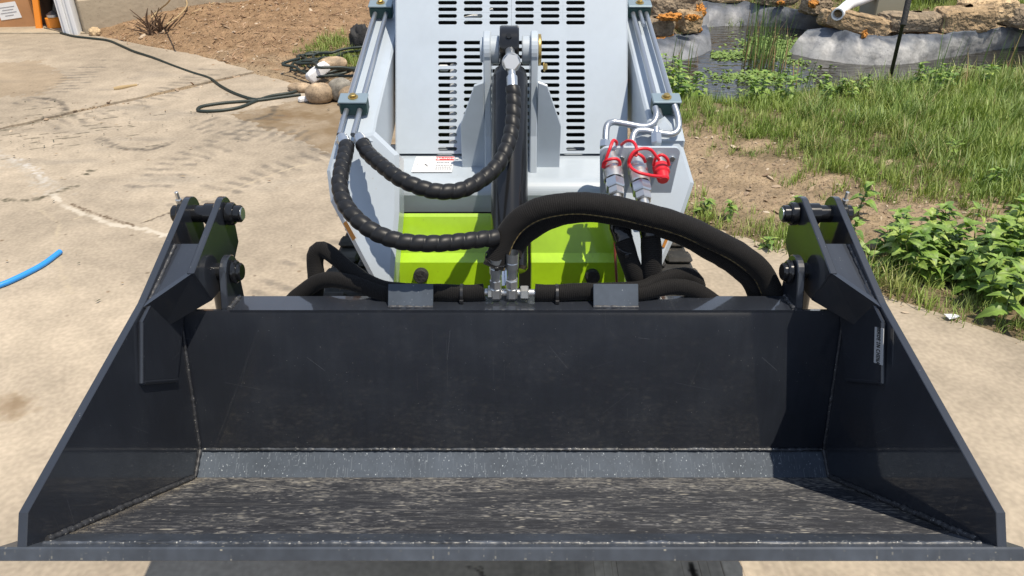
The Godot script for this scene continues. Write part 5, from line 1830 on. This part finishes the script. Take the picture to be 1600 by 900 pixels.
	for q in [[Vector3(-0.085, 0.621, -1.089), 0.0165], [Vector3(0.076, 0.621, -1.088), 0.0165], [Vector3(-0.025, 0.686, -1.092), 0.021], [Vector3(0.194, 0.685, -1.136), 0.018]]:
		b = MB.new()
		var c: Vector3 = q[0]
		var hor: bool = c.y < 0.66
		var ax := Vector3(1, 0, 0) if hor else Vector3(0.3, 1, 0.3).normalized()
		b.turned(c - ax * 0.003, ax, PackedVector2Array([Vector2(q[1] * 0.95, 0), Vector2(q[1], 0.0008), Vector2(q[1], 0.0052), Vector2(q[1] * 0.95, 0.006)]), 22)
		b.box(c + Vector3(0, -0.35, 0.93) * q[1] * 1.08, Vector3(0.007, 0.007, 0.006), 0.001)
		part("cable_tie", b, M.cable_tie, B)
	b = MB.new()
	b.tube(pts([0.173, 0.706, -1.216, 0.177, 0.698, -1.211, 0.185, 0.684, -1.209, 0.185, 0.66, -1.201, 0.187, 0.628, -1.188, 0.19, 0.59, -1.172, 0.193, 0.56, -1.166]), 0.0024, 8, 0.006)
	part("red_wire", b, M.rust_wire, L)

# ---------------------------------------------------------------- loose things
func lay(path: Array, r: float, y := 0.0) -> MB:
	var b := MB.new()
	var p := pts(path)
	for i in p.size(): p[i].y += r + y
	b.tube(p, r, 10, 0.02)
	return b

func clutter() -> void:
	single("blue_hose", lay([-1.808, 0, -2.098, -1.732, 0, -2.182, -1.709, 0, -2.217, -1.685, 0, -2.272, -1.665, 0, -2.337, -1.657, 0, -2.432], 0.0098), M.blue, "bright blue plastic hose end lying on the concrete", "hose")
	single("extension_cord", lay([-3.931, 0.01, -6.516, -3.806, 0.006, -6.43, -3.542, 0.006, -6.226, -3.377, 0.006, -6.152, -3.178, 0.006, -6.056, -2.974, 0.006, -5.85, -2.81, 0.006, -5.677, -2.586, 0.004, -5.482, -2.365, 0, -5.27, -2.158, 0, -5.075, -1.985, 0, -4.924, -1.849, 0, -4.734, -1.699, 0, -4.557, -1.551, 0, -4.432, -1.493, 0, -4.445], 0.0085), M.cord, "thin dark cord running from the garage across the driveway", "cord")
	single("garden_hose", lay([-1.291, 0, -4.529, -1.393, 0, -4.473, -1.485, 0, -4.418, -1.561, 0, -4.391, -1.7, 0, -4.351, -1.798, 0, -4.286, -1.808, 0, -4.223, -1.769, 0, -4.185, -1.667, 0, -4.198, -1.577, 0, -4.261, -1.523, 0, -4.391, -1.459, 0, -4.501, -1.36, 0, -4.572, -1.286, 0, -4.674], 0.009), M.cord, "dark green hose loop lying flat on the concrete", "hose")
	var k := 0
	for q in [[0.30, 0.14, 0.0], [0.26, 0.12, 0.3], [0.34, 0.15, -0.2], [0.22, 0.11, 0.6], [0.29, 0.17, -0.5]]:
		var c := Vector3(-1.205, 0, -5.27)
		var b := MB.new()
		var p := PackedVector3Array()
		for i in 30:
			var a: float = TAU * i / 29.0 * 1.02 + q[2]
			var w := noise(600 + k, 0.6, 2).get_noise_1d(i * 0.6) * 0.09
			p.append(c + Vector3(cos(a) * (q[0] + w) + k * 0.025 - 0.03, 0.012 + 0.014 * k + 0.02 * sin(a * 2.0 + k), sin(a) * (q[0] * 1.0 + w) + (k - 2) * 0.04))
		b.tube(p, 0.0095, 8, 0.025)
		single("coiled_hose", b, M.cord, ["outermost loose loop of the dark hose coil by the stones", "dark hose loop second from the bottom of the coil", "widest dark hose loop of the coil", "smallest dark hose loop of the coil", "topmost dark hose loop of the coil"][k], "hose", "loops of dark hose beside the stones")
		k += 1
	# river stones
	var S := [[Vector3(-1.143, 0.05, -4.404), Vector3(0.085, 0.062, 0.07), 2, "round tan river stone left of the grey stone by the hose coil"],
		[Vector3(-1.026, 0.06, -4.451), Vector3(0.075, 0.07, 0.07), 1, "grey smooth river stone in the middle of the row"],
		[Vector3(-0.928, 0.05, -4.349), Vector3(0.08, 0.06, 0.09), 0, "brown flat river stone by the loader arm"],
		[Vector3(-0.717, 0.05, -4.243), Vector3(0.08, 0.065, 0.07), 2, "pinkish round river stone between the arm and the hood"],
		[Vector3(-1.316, 0.02, -4.644), Vector3(0.09, 0.03, 0.05), 2, "flat pale stone lying under the hose strands"],
		[Vector3(-1.235, 0.03, -5.218), Vector3(0.1, 0.05, 0.06), 2, "long pale stone inside the hose coil"]]
	for i in S.size():
		var b := MB.new()
		stone(b, S[i][0], S[i][1], Basis(Vector3.UP, i * 0.7), 640 + i, 0.035, 0.9, 18)
		single("river_stone", b, M.pebble[S[i][2]], S[i][3], "stone", "river stones beside the hoses")
	var b := MB.new()
	stone(b, Vector3(-1.267, 0.05, -4.923), Vector3(0.085, 0.035, 0.035), Basis(Vector3.UP, 0.6) * Basis(Vector3.BACK, 0.5), 660, 0.12, 0.4, 10)
	single("white_block", b, M.white, "white angular chunk inside the dark hose coil", "chunk")
	b = MB.new()
	b.box(Vector3(-1.243, 0.015, -4.406), Vector3(0.06, 0.03, 0.04), 0.008, Basis(Vector3.UP, 0.4))
	single("white_scrap", b, M.white, "small white scrap on the concrete left of the tan stone", "scrap")
	b = MB.new()
	stone(b, Vector3(-1.931, 0.035, -6.034), Vector3(0.055, 0.03, 0.05), Basis(), 661, 0.2, 0.9, 10)
	single("black_cap", b, M.pot, "small black plastic cap lying on the brown mulch", "cap")  # a loose black plastic cap, shaped as a small round lump
	b = MB.new()
	stone(b, Vector3(-1.127, 0.08, -5.766), Vector3(0.09, 0.11, 0.1), Basis(), 662, 0.25, 0.8, 12)
	single("black_bag", b, M.rubber, "black lump half hidden behind the left loader arm", "bag")
	b = MB.new()
	stone(b, Vector3(-3.404, 0.03, -6.307), Vector3(0.05, 0.04, 0.04), Basis(), 663, 0.2, 0.9, 10)
	single("tan_stone", b, M.rocks[2], "small tan stone at the foot of the house wall", "stone")
	b = MB.new()
	var pc := Vector3(1.381, 0.01, -1.984)
	b.quad(pc + Vector3(-0.02, 0.006, -0.008), pc + Vector3(0.017, 0.002, -0.014), pc + Vector3(0.024, 0.008, 0.009), pc + Vector3(-0.012, 0.001, 0.014), Vector3.UP)
	b.quad(pc + Vector3(-0.02, 0.004, -0.008), pc + Vector3(0.017, 0.0, -0.014), pc + Vector3(0.024, 0.006, 0.009), pc + Vector3(-0.012, -0.001, 0.014), Vector3.DOWN)
	single("paper_scrap", b, M.white, "crumpled white paper scrap at the grass edge right of the bucket", "paper")
	b = MB.new()
	b.tube(pts([-2.483, 0.012, -4.644, -2.444, 0.014, -4.667, -2.408, 0.012, -4.72, -2.382, 0.01, -4.743]), 0.011, 7, 0.02, Shape.new("stick"), 0.6)
	single("broken_stick", b, M.straw, "reddish brown broken stick on the far driveway slab", "stick")
	# garage things
	var box := thing("cardboard_box", "brown cardboard box with white shipping label at the garage edge", "box", Vector3(-4.299, 0, -6.568))
	var bc := Vector3(-4.299, 0, -6.568) + Vector3(-0.04, 0.23, -0.12)
	var bt := Basis(Vector3.UP, 0.12)
	b = MB.new()
	b.box(bc, Vector3(0.56, 0.44, 0.26), 0.006, bt)
	part("carton", b, M.cardboard, box)
	b = MB.new()
	b.box(bc + bt * Vector3(0.10, -0.08, 0.132), Vector3(0.17, 0.13, 0.002), 0.0, bt * Basis(Vector3.BACK, 0.12))
	var lb := part("shipping_label", b, M.white, box)
	b = MB.new()
	for i in 4: b.box(bc + bt * Vector3(0.10, -0.05 - i * 0.022, 0.1335), Vector3([0.12, 0.09, 0.13, 0.07][i], 0.005, 0.002), 0.0, bt * Basis(Vector3.BACK, 0.12))
	part("label_print", b, M.label_ink, lb)
	b = MB.new()
	b.box(bc + bt * Vector3(0, 0.0, 0.131), Vector3(0.03, 0.44, 0.002), 0.0, bt)
	b = MB.new()
	b.box(bc + bt * Vector3(-0.14, 0.222, 0), Vector3(0.275, 0.004, 0.255), 0.0, bt)
	b.box(bc + bt * Vector3(0.14, 0.2225, 0), Vector3(0.275, 0.004, 0.255), 0.0, bt)
	part("top_flap", b, M.cardboard, box)
	b = MB.new()
	stone(b, Vector3(-4.06, 0, -6.568) + Vector3(0.0, 0.2, -0.16), Vector3(0.11, 0.24, 0.1), Basis(), 670, 0.2, 0.7, 14)
	single("burlap_sack", b, M.bark, "dark brown sack standing between the box and the orange bar", "sack")
	b = MB.new()
	var oa := Vector3(-3.974, 0.01, -6.516)
	b.box(oa + Vector3(0.035, 0.34, -0.04), Vector3(0.05, 0.70, 0.025), 0.004, Basis(Vector3.BACK, -0.12) * Basis(Vector3.RIGHT, -0.1))
	var lev := thing("orange_bar", "orange bar leaning upright inside the garage opening", "bar", oa)
	part("bar_body", b, M.orange, lev)
	b = MB.new()
	b.box(oa + Vector3(0.077, 0.69, -0.075), Vector3(0.053, 0.03, 0.028), 0.004, Basis(Vector3.BACK, -0.12))
	part("bar_end", b, M.pot, lev)
	var can := thing("orange_can", "small orange can with a grey lid behind the white trim", "can", Vector3(-3.923, 0, -6.679))
	b = MB.new()
	b.turned(Vector3(-3.861, 0.02, -6.573), Vector3.UP, PackedVector2Array([Vector2(0, 0), Vector2(0.065, 0), Vector2(0.068, 0.004), Vector2(0.068, 0.075), Vector2(0.05, 0.085)]), 20)
	part("can_body", b, M.orange, can)
	b = MB.new()
	b.turned(Vector3(-3.861, 0.02, -6.573) + Vector3(0, 0.083, 0), Vector3.UP, PackedVector2Array([Vector2(0.052, 0), Vector2(0.052, 0.02), Vector2(0.02, 0.04), Vector2(0, 0.05)]), 18)
	part("can_lid", b, M.zinc, can)
	# dead shrub and twigs on the mulch
	var shrub := thing("dead_shrub", "leafless dry brown shrub stump by the foundation", "shrub", Vector3(-2.863, 0.04, -6.205))
	for i in 34:
		b = MB.new()
		var o := Vector3(-2.91, 0.02, -6.307) + Vector3(rng.randfn(0, 0.05), 0, rng.randfn(0, 0.04))
		var d := Vector3(rng.randfn(0, 0.7), rng.randf_range(0.5, 1.2), rng.randfn(0, 0.5)).normalized()
		var l := rng.randf_range(0.08, 0.24)
		b.tube(PackedVector3Array([o, o + d * l * 0.5 + Vector3(rng.randfn(0, 0.015), 0, 0), o + d * l + Vector3(rng.randfn(0, 0.03), 0, 0)]), rng.randf_range(0.004, 0.010), 6, 0.03, Shape.new("taper"))
		part("twig", b, M.bark, shrub)
	for q in [[[-2.917, 0.14, -6.305, -2.852, 0.2, -6.358, -2.638, 0.3, -6.037, -2.402, 0.42, -5.606], "thin bare branch rising above the dead shrub"], [[-2.771, 0.1, -6.201, -2.758, 0.13, -6.476, -2.805, 0.16, -6.786, -2.901, 0.2, -7.003], "pale bent branch lying against the foundation"], [[-2.719, 0.12, -6.652, -2.688, 0.13, -6.906, -2.655, 0.14, -7.112], "short grey branch on the mulch above the shrub"]]:
		b = MB.new()
		b.tube(pts(q[0]), 0.006, 7, 0.03)
		single("branch", b, M.straw, q[1], "branch", "branches near the house wall")
	# dark leaf crumbs and straw over the slabs
	var lf := MB.new()
	lf.quad(Vector3(-1, 0, -0.5), Vector3(0.3, 0.25, -0.6), Vector3(1, 0.05, 0.2), Vector3(-0.4, 0.3, 0.6), Vector3.UP)
	var pl := []
	var cl := []
	for i in 330:
		var p := Vector2(rng.randf_range(-4.2, 0.0), rng.randf_range(-6.2, -1.2))
		if i < 170: p = Vector2(rng.randfn(-2.4, 0.4), rng.randfn(-3.85, 0.35))
		if i > 440: p = Vector2(rng.randf_range(0.7, 1.9), rng.randf_range(-2.4, -0.9))
		if not (Geometry2D.is_point_in_polygon(p, near_poly) or Geometry2D.is_point_in_polygon(p, far_poly)): continue
		var s := rng.randf_range(0.002, 0.0065)
		pl.append(Transform3D(Basis(Vector3.UP, rng.randf() * TAU) * Basis.from_scale(Vector3(s * rng.randf_range(0.8, 2.6), s, s)), Vector3(p.x, 0.008, p.y)))
		cl.append([Color(0.05, 0.045, 0.03), Color(0.16, 0.09, 0.045), Color(0.25, 0.18, 0.1), Color(0.04, 0.05, 0.025)][rng.randi() % 4])
	var lm := mat(Color.WHITE, 0.8)
	lm.vertex_color_use_as_albedo = true
	scatter("leaf_litter", lf.mesh(), lm, pl, cl, "small dry leaf crumbs scattered over the concrete", "leaf litter")
	# shredded bark on the mulch
	pl = []; cl = []
	for i in 5200:
		var p := Vector2(rng.randf_range(-3.6, 0.6), rng.randf_range(-8.6, -4.6))
		if Geometry2D.is_point_in_polygon(p, far_poly) or Geometry2D.is_point_in_polygon(p, near_poly): continue
		if p.x < -3.3 and p.y < -6.1: continue
		if p.y > -5.3 and rng.randf() < 0.8: continue
		var s := rng.randf_range(0.005, 0.014)
		pl.append(Transform3D(Basis.from_euler(Vector3(rng.randfn(0, 0.4), rng.randf() * TAU, rng.randfn(0, 0.3))) * Basis.from_scale(Vector3(s * rng.randf_range(1.2, 3.6), s, s * 0.7)), Vector3(p.x, height(p.x, p.y) + 0.004, p.y)))
		cl.append(Color(0.30, 0.185, 0.11).lerp([Color(0.14, 0.08, 0.045), Color(0.46, 0.33, 0.22), Color(0.36, 0.22, 0.13)][rng.randi() % 3], rng.randf()))
	scatter("bark_mulch", lf.mesh(), lm, pl, cl, "shredded brown bark mulch along the house", "mulch")

# ---------------------------------------------------------------- plants
func blade(b: MB, o: Vector3, dir: float, l: float, w: float, lean: float, segs := 4) -> void:
	var side := Vector3(-sin(dir), 0, cos(dir)) * w
	var fw := Vector3(cos(dir), 0, sin(dir))
	var p := o
	for i in segs:
		var t0 := float(i) / segs
		var t1 := float(i + 1) / segs
		var a := lean * (0.3 + t0 * 1.3)
		var q := p + (Vector3.UP * cos(a) + fw * sin(a)) * (l / segs)
		var nn := (fw * cos(a) - Vector3.UP * sin(a)).normalized()
		var w0 := 1.0 - t0 * t0
		var w1 := 1.0 - t1 * t1
		b.tri(p - side * w0, p + side * w0, q + side * w1, nn, nn, nn)
		if i < segs - 1: b.tri(p - side * w0, q + side * w1, q - side * w1, nn, nn, nn)
		p = q

func leaf_mesh(w: float, bend: float, lobes: float) -> ArrayMesh:
	# leaf of length 1 along z, folded at the midrib, toothed edge
	var b := MB.new()
	var rows := []
	var n := 12
	for i in n + 1:
		var t := float(i) / n
		var ww := w * (sin(PI * t ** 0.75) ** 0.8) * (1.0 + lobes * (1.0 if i % 2 else -1.0) * (1.0 - t * 0.5))
		if i == n: ww = 0.002
		var y := bend * (t * 0.9 - t * t * 1.5)
		rows.append(PackedVector3Array([Vector3(-ww, y + ww * 0.28, t - ww * 0.15), Vector3(-ww * 0.5, y + ww * 0.2, t), Vector3(0, y, t), Vector3(ww * 0.5, y + ww * 0.2, t), Vector3(ww, y + ww * 0.28, t - ww * 0.15)]))
	b.grid(rows, false, PackedVector3Array(), 1.0)
	for i in b.n.size(): if b.n[i].y < 0: b.n[i] = -b.n[i]
	return b.mesh()

var leaves := []
func weed(at: Vector3, h: float, size: float, tone: int, label: String, group: String, sd: int, nodes := 5) -> void:
	var r := RandomNumberGenerator.new()
	r.seed = sd
	var W := thing("leafy_weed", label, "weed", at, group)
	var b := MB.new()
	var lean := Vector3(r.randfn(0, 0.22), 1, r.randfn(0, 0.22)).normalized()
	var tip := at + lean * h
	b.tube(PackedVector3Array([at - Vector3(0, 0.03, 0), at + lean * h * 0.5 + Vector3(r.randfn(0, 0.008), 0, r.randfn(0, 0.008)), tip]), 0.0028, 6, 0.03, Shape.new("taper"))
	part("stem", b, M.stem, W)
	var turn := r.randf() * TAU
	for i in nodes:
		var t := float(i + 1) / nodes
		var p := at.lerp(tip, 0.12 + 0.88 * t)
		var cnt := 2 if i < nodes - 1 else 4
		for k in cnt:
			var yaw := turn + i * 1.35 + TAU * k / cnt + r.randfn(0, 0.2)
			var pitch := lerpf(0.25, -0.45, t) + r.randfn(0, 0.2)
			var s := size * lerpf(1.15, 0.62, t) * r.randf_range(0.8, 1.2)
			var o := MeshInstance3D.new()
			o.mesh = leaves[r.randi() % leaves.size()]
			o.material_override = M.leaf[(tone + (1 if r.randf() < 0.3 else 0)) % 4]
			put_in(o, "leaf", W)
			o.transform = Transform3D(Basis(Vector3.UP, yaw) * Basis(Vector3.RIGHT, pitch) * Basis(Vector3.BACK, r.randfn(0, 0.25)) * Basis.from_scale(Vector3.ONE * s), p - at)

func plants() -> void:
	leaves = [leaf_mesh(0.24, 0.35, 0.16), leaf_mesh(0.30, 0.55, 0.22), leaf_mesh(0.18, 0.25, 0.10), leaf_mesh(0.27, 0.75, 0.2)]
	# lawn
	var tufts := []
	for k in 4:
		var b := MB.new()
		for i in 13: blade(b, Vector3(rng.randfn(0, 0.018), -0.01, rng.randfn(0, 0.018)), rng.randf() * TAU, rng.randf_range(0.035, 0.095), rng.randf_range(0.0013, 0.0025), rng.randf_range(0.2, 1.0))
		tufts.append(b.mesh())
	var pl := [[], [], [], []]
	var cl := [[], [], [], []]
	var total := 0
	for i in 90000:
		var x := rng.randf_range(-1.7, 6.2)
		var z := rng.randf_range(-11.0, -1.2)
		if x < -0.5 and z > -5.0: continue
		var g := lawn(x, z)
		if g < 0.03 or rng.randf() > g * (0.75 if z > -6.0 else 0.4): continue
		var p := Vector2(x, z)
		if Geometry2D.is_point_in_polygon(p, near_poly) and edge_dist(p, near_poly) > 0.02: continue
		if pond_d(p) < 0.03: continue
		if z < -5.0 and z > -6.95 and x > 0.5 and pond_d(p) < 0.55: continue
		var k := rng.randi() % 4
		var s := rng.randf_range(0.55, 1.2) * (0.75 + 0.55 * clampf(n_big.get_noise_2d(x * 2.0, z * 2.0) + 0.4, 0, 1)) * (1.3 if x > 2.0 and pond_d(p) > 0.5 else 1.0)
		pl[k].append(Transform3D(Basis(Vector3.UP, rng.randf() * TAU) * Basis.from_scale(Vector3(s, s * rng.randf_range(0.8, 1.25), s)), Vector3(x, height(x, z), z)))
		var dry := clampf(0.22 + n_mid.get_noise_2d(x, z) * 0.8 + (0.5 - g) * 0.4, 0, 0.8) * rng.randf()
		cl[k].append(Color(0.31, 0.39, 0.09).lerp(Color(0.16, 0.25, 0.05), rng.randf()).lerp(Color(0.40, 0.33, 0.16), dry))
		total += 1
	for k in 4:
		scatter("lawn_grass", tufts[k], M.blade, pl[k], cl[k], ["short green lawn grass between the pond and the driveway", "lawn grass tufts among the short lawn", "bright lawn tufts thinning towards the bare soil", "ragged lawn tufts by the driveway edge"][k], "grass")
	# longer arching grass in loose tussocks towards the pond
	var tall := MB.new()
	for i in 12: blade(tall, Vector3(rng.randfn(0, 0.02), -0.01, rng.randfn(0, 0.02)), rng.randf() * TAU, rng.randf_range(0.12, 0.26), rng.randf_range(0.002, 0.0036), rng.randf_range(0.3, 1.15), 6)
	var tp := []
	var tc := []
	for i in 9000:
		var x := rng.randf_range(0.9, 5.5)
		var z := rng.randf_range(-5.6, -2.1)
		if lawn(x, z) < 0.45 or pond_d(Vector2(x, z)) < 0.04: continue
		if n_big.get_noise_2d(x * 2.2 + 7.0, z * 2.2) < (0.10 if x > 2.0 else 0.27) or rng.randf() > 0.5: continue
		var s := rng.randf_range(0.5, 0.95)
		tp.append(Transform3D(Basis(Vector3.UP, rng.randf() * TAU) * Basis.from_scale(Vector3.ONE * s), Vector3(x, height(x, z), z)))
		tc.append(Color(0.22, 0.31, 0.07).lerp(Color(0.12, 0.20, 0.045), rng.randf()).lerp(Color(0.38, 0.32, 0.15), rng.randf() ** 4))
	scatter("long_grass", tall.mesh(), M.blade, tp, tc, "longer arching grass tussocks towards the pond", "grass")
	# tall reeds
	var R := [[Vector3(1.884, -0.12, -5.615), 46, 0.55, "tall reed clump standing in the pond in front of the liner"], [Vector3(1.904, -0.12, -5.938), 24, 0.62, "thin reeds behind the tall reed clump"], [Vector3(1.324, -0.1, -5.572), 14, 0.30, "dry reed stalks beside the dark liner slab"], [Vector3(2.62, 0, -4.529), 12, 0.42, "thin grass stalks at the pond edge right of the black pole"], [Vector3(3.233, 0, -4.99), 16, 0.40, "seed grass stalks at the pond shore by the frame edge"], [Vector3(1.864, -0.05, -4.938), 14, 0.25, "short reeds at the rippled water"]]
	for q in R:
		var t := thing("reed_clump", q[3], "reeds", q[0], "reeds at the pond")
		var b := MB.new()
		for i in q[1]: blade(b, q[0] + Vector3(rng.randfn(0, 0.07), 0, rng.randfn(0, 0.06)), rng.randf() * TAU, q[2] * rng.randf_range(0.5, 1.1), rng.randf_range(0.002, 0.0042), rng.randf_range(0.03, 0.28), 6)
		for i in b.v.size(): b.col.append(Color(0.10, 0.17, 0.04))
		b.use_col = true
		part("green_blades", b, M.blade, t)
		b = MB.new()
		for i in int(q[1] * 0.35): blade(b, q[0] + Vector3(rng.randfn(0, 0.08), 0, rng.randfn(0, 0.06)), rng.randf() * TAU, q[2] * rng.randf_range(0.3, 0.8), 0.004, rng.randf_range(0.1, 0.5), 4)
		for i in b.v.size(): b.col.append(Color(0.36, 0.25, 0.13))
		b.use_col = true
		part("dry_blades", b, M.blade, t)
	# floating plants on the water
	var pad := MB.new()
	pad.turned(Vector3.ZERO, Vector3.UP, PackedVector2Array([Vector2(1, 0.0), Vector2(0.7, 0.25), Vector2(0, 0.3)]), 6, false)
	var fp := []
	var fc := []
	for i in 3400:
		var c: Array = [[Vector3(2.205, -0.12, -6.294), 0.15, 0.24], [Vector3(1.711, -0.12, -6.067), 0.13, 0.07], [Vector3(1.745, -0.12, -5.375), 0.2, 0.1], [Vector3(3.562, -0.12, -5.502), 0.25, 0.1]][rng.randi() % 4 if i % 3 else 0]
		var p: Vector3 = c[0] + Vector3(rng.randfn(0, c[1]), 0, rng.randfn(0, c[2]))
		if pond_d(Vector2(p.x, p.z)) > -0.02: continue
		var s := rng.randf_range(0.006, 0.016)
		fp.append(Transform3D(Basis.from_euler(Vector3(rng.randfn(0, 0.3), rng.randf() * TAU, rng.randfn(0, 0.3))) * Basis.from_scale(Vector3.ONE * s), Vector3(p.x, -0.104 + rng.randf() * 0.012, p.z)))
		fc.append(Color(0.20, 0.29, 0.06).lerp(Color(0.12, 0.2, 0.04), rng.randf()))
	scatter("floating_plants", pad.mesh(), M.blade, fp, fc, "pale green floating plants covering part of the pond", "pond plants")
	# leafy weeds
	var V := [
		[1338, 345, 0.13, 0.073, 0, "tall single weed standing on the bare soil above the right bucket bracket"],
		[1245, 330, 0.06, 0.05, 1, "small weed seedling left of the right bucket bracket"],
		[1330, 385, 0.10, 0.065, 1, "weed just right of the bucket bracket pin"],
		[1375, 400, 0.10, 0.060, 1, "weed with pale leaves low behind the right bracket"],
		[1350, 430, 0.08, 0.052, 0, "small weed between the bracket and the grass edge"],
		[1425, 400, 0.12, 0.065, 0, "first bushy weed of the right clump counted from the bracket"],
		[1465, 385, 0.14, 0.073, 1, "weed at the back of the right clump"],
		[1490, 420, 0.15, 0.077, 0, "large broad leaved weed in the middle of the right clump"],
		[1525, 395, 0.16, 0.077, 3, "yellow green weed behind the large broad leaved weed"],
		[1555, 430, 0.17, 0.086, 1, "biggest pale weed at the right clump"],
		[1590, 400, 0.16, 0.077, 0, "weed at the frame edge behind the biggest pale weed"],
		[1535, 465, 0.12, 0.073, 0, "weed hanging over the shaded grass in front of the clump"],
		[1585, 470, 0.13, 0.077, 2, "lowest weed at the right frame edge"],
		[1455, 440, 0.10, 0.060, 2, "dark weed in front of the large broad leaved weed"],
		[1620, 440, 0.16, 0.077, 1, "weed cut by the right frame edge"],
		[1410, 355, 0.07, 0.052, 1, "low weed at the upper left of the right clump"],
		[1545, 300, 0.09, 0.060, 0, "weed in the lawn above the right clump"],
		[1490, 250, 0.08, 0.052, 1, "small weed in the thin part of the lawn"],
		[1590, 345, 0.12, 0.069, 2, "weed between the lawn and the right clump"],
		[1100, 335, 0.06, 0.055, 0, "weed beside the right arm on the driveway edge"],
		[1140, 345, 0.07, 0.05, 1, "weed in the small grass patch behind the arching hose"],
		[1195, 385, 0.06, 0.05, 2, "weed under the arching hose end by the bracket"],
	]
	for i in V.size():
		var q = V[i]
		var g := gpt(q[0], q[1] + 0.0)
		weed(g, q[2], q[3], q[4], q[5], "broad leaved weeds between lawn and driveway", 700 + i, 5)
	# thicker clump fill and the plants by the pond
	var i0 := 0
	for q in [[1450, 415, 26, 75, 38, 0.13, 0.070, "unremarkable leafy weed filling the clump right of the bucket bracket", "clump filling weeds"], [1570, 425, 24, 50, 50, 0.16, 0.078, "unremarkable leafy weed filling the clump at the right frame edge", "frame edge weeds"], [1055, 128, 16, 40, 26, 0.21, 0.08, "light green leafy plant beside the right loader arm at the pond", "pond plants by the loader arm"], [1160, 148, 14, 50, 18, 0.15, 0.065, "light green leafy plant on the near pond shore left of the ripples", "pond shore plants"], [1300, 152, 9, 60, 8, 0.08, 0.055, "low leafy plant on the shore in front of the ripples", "low shore plants"], [1470, 150, 10, 90, 14, 0.12, 0.06, "leafy plant along the shore right of the black pole", "shore plants right of the pole"], [1030, 215, 5, 25, 40, 0.08, 0.05, "small leafy weed close behind the right loader arm", "weeds behind the loader arm"]]:
		for k in q[2]:
			var g := gpt(q[0] + rng.randfn(0, 1) * q[3] * 0.6, q[1] + rng.randfn(0, 1) * q[4] * 0.6)
			if Geometry2D.is_point_in_polygon(Vector2(g.x, g.z), near_poly): continue
			if pond_d(Vector2(g.x, g.z)) < -0.3: continue
			g.y = maxf(g.y, -0.11)
			weed(g, q[5] * rng.randf_range(0.7, 1.25), q[6] * rng.randf_range(0.8, 1.2), rng.randi() % 4, q[7], q[8], 800 + i0, 6)
			i0 += 1

func gpt(px: float, py: float) -> Vector3:
	# ground spot named by its bearing and drop from the survey point at eye height
	var u := (px - 800.0) / 1164.0
	var w := (450.0 - py) / 1164.0
	var t := 1.26 / (0.5 - w * 0.8660254)
	var x := u * t
	var z := -t * (0.8660254 + w * 0.5)
	return Vector3(x, height(x, z), z)
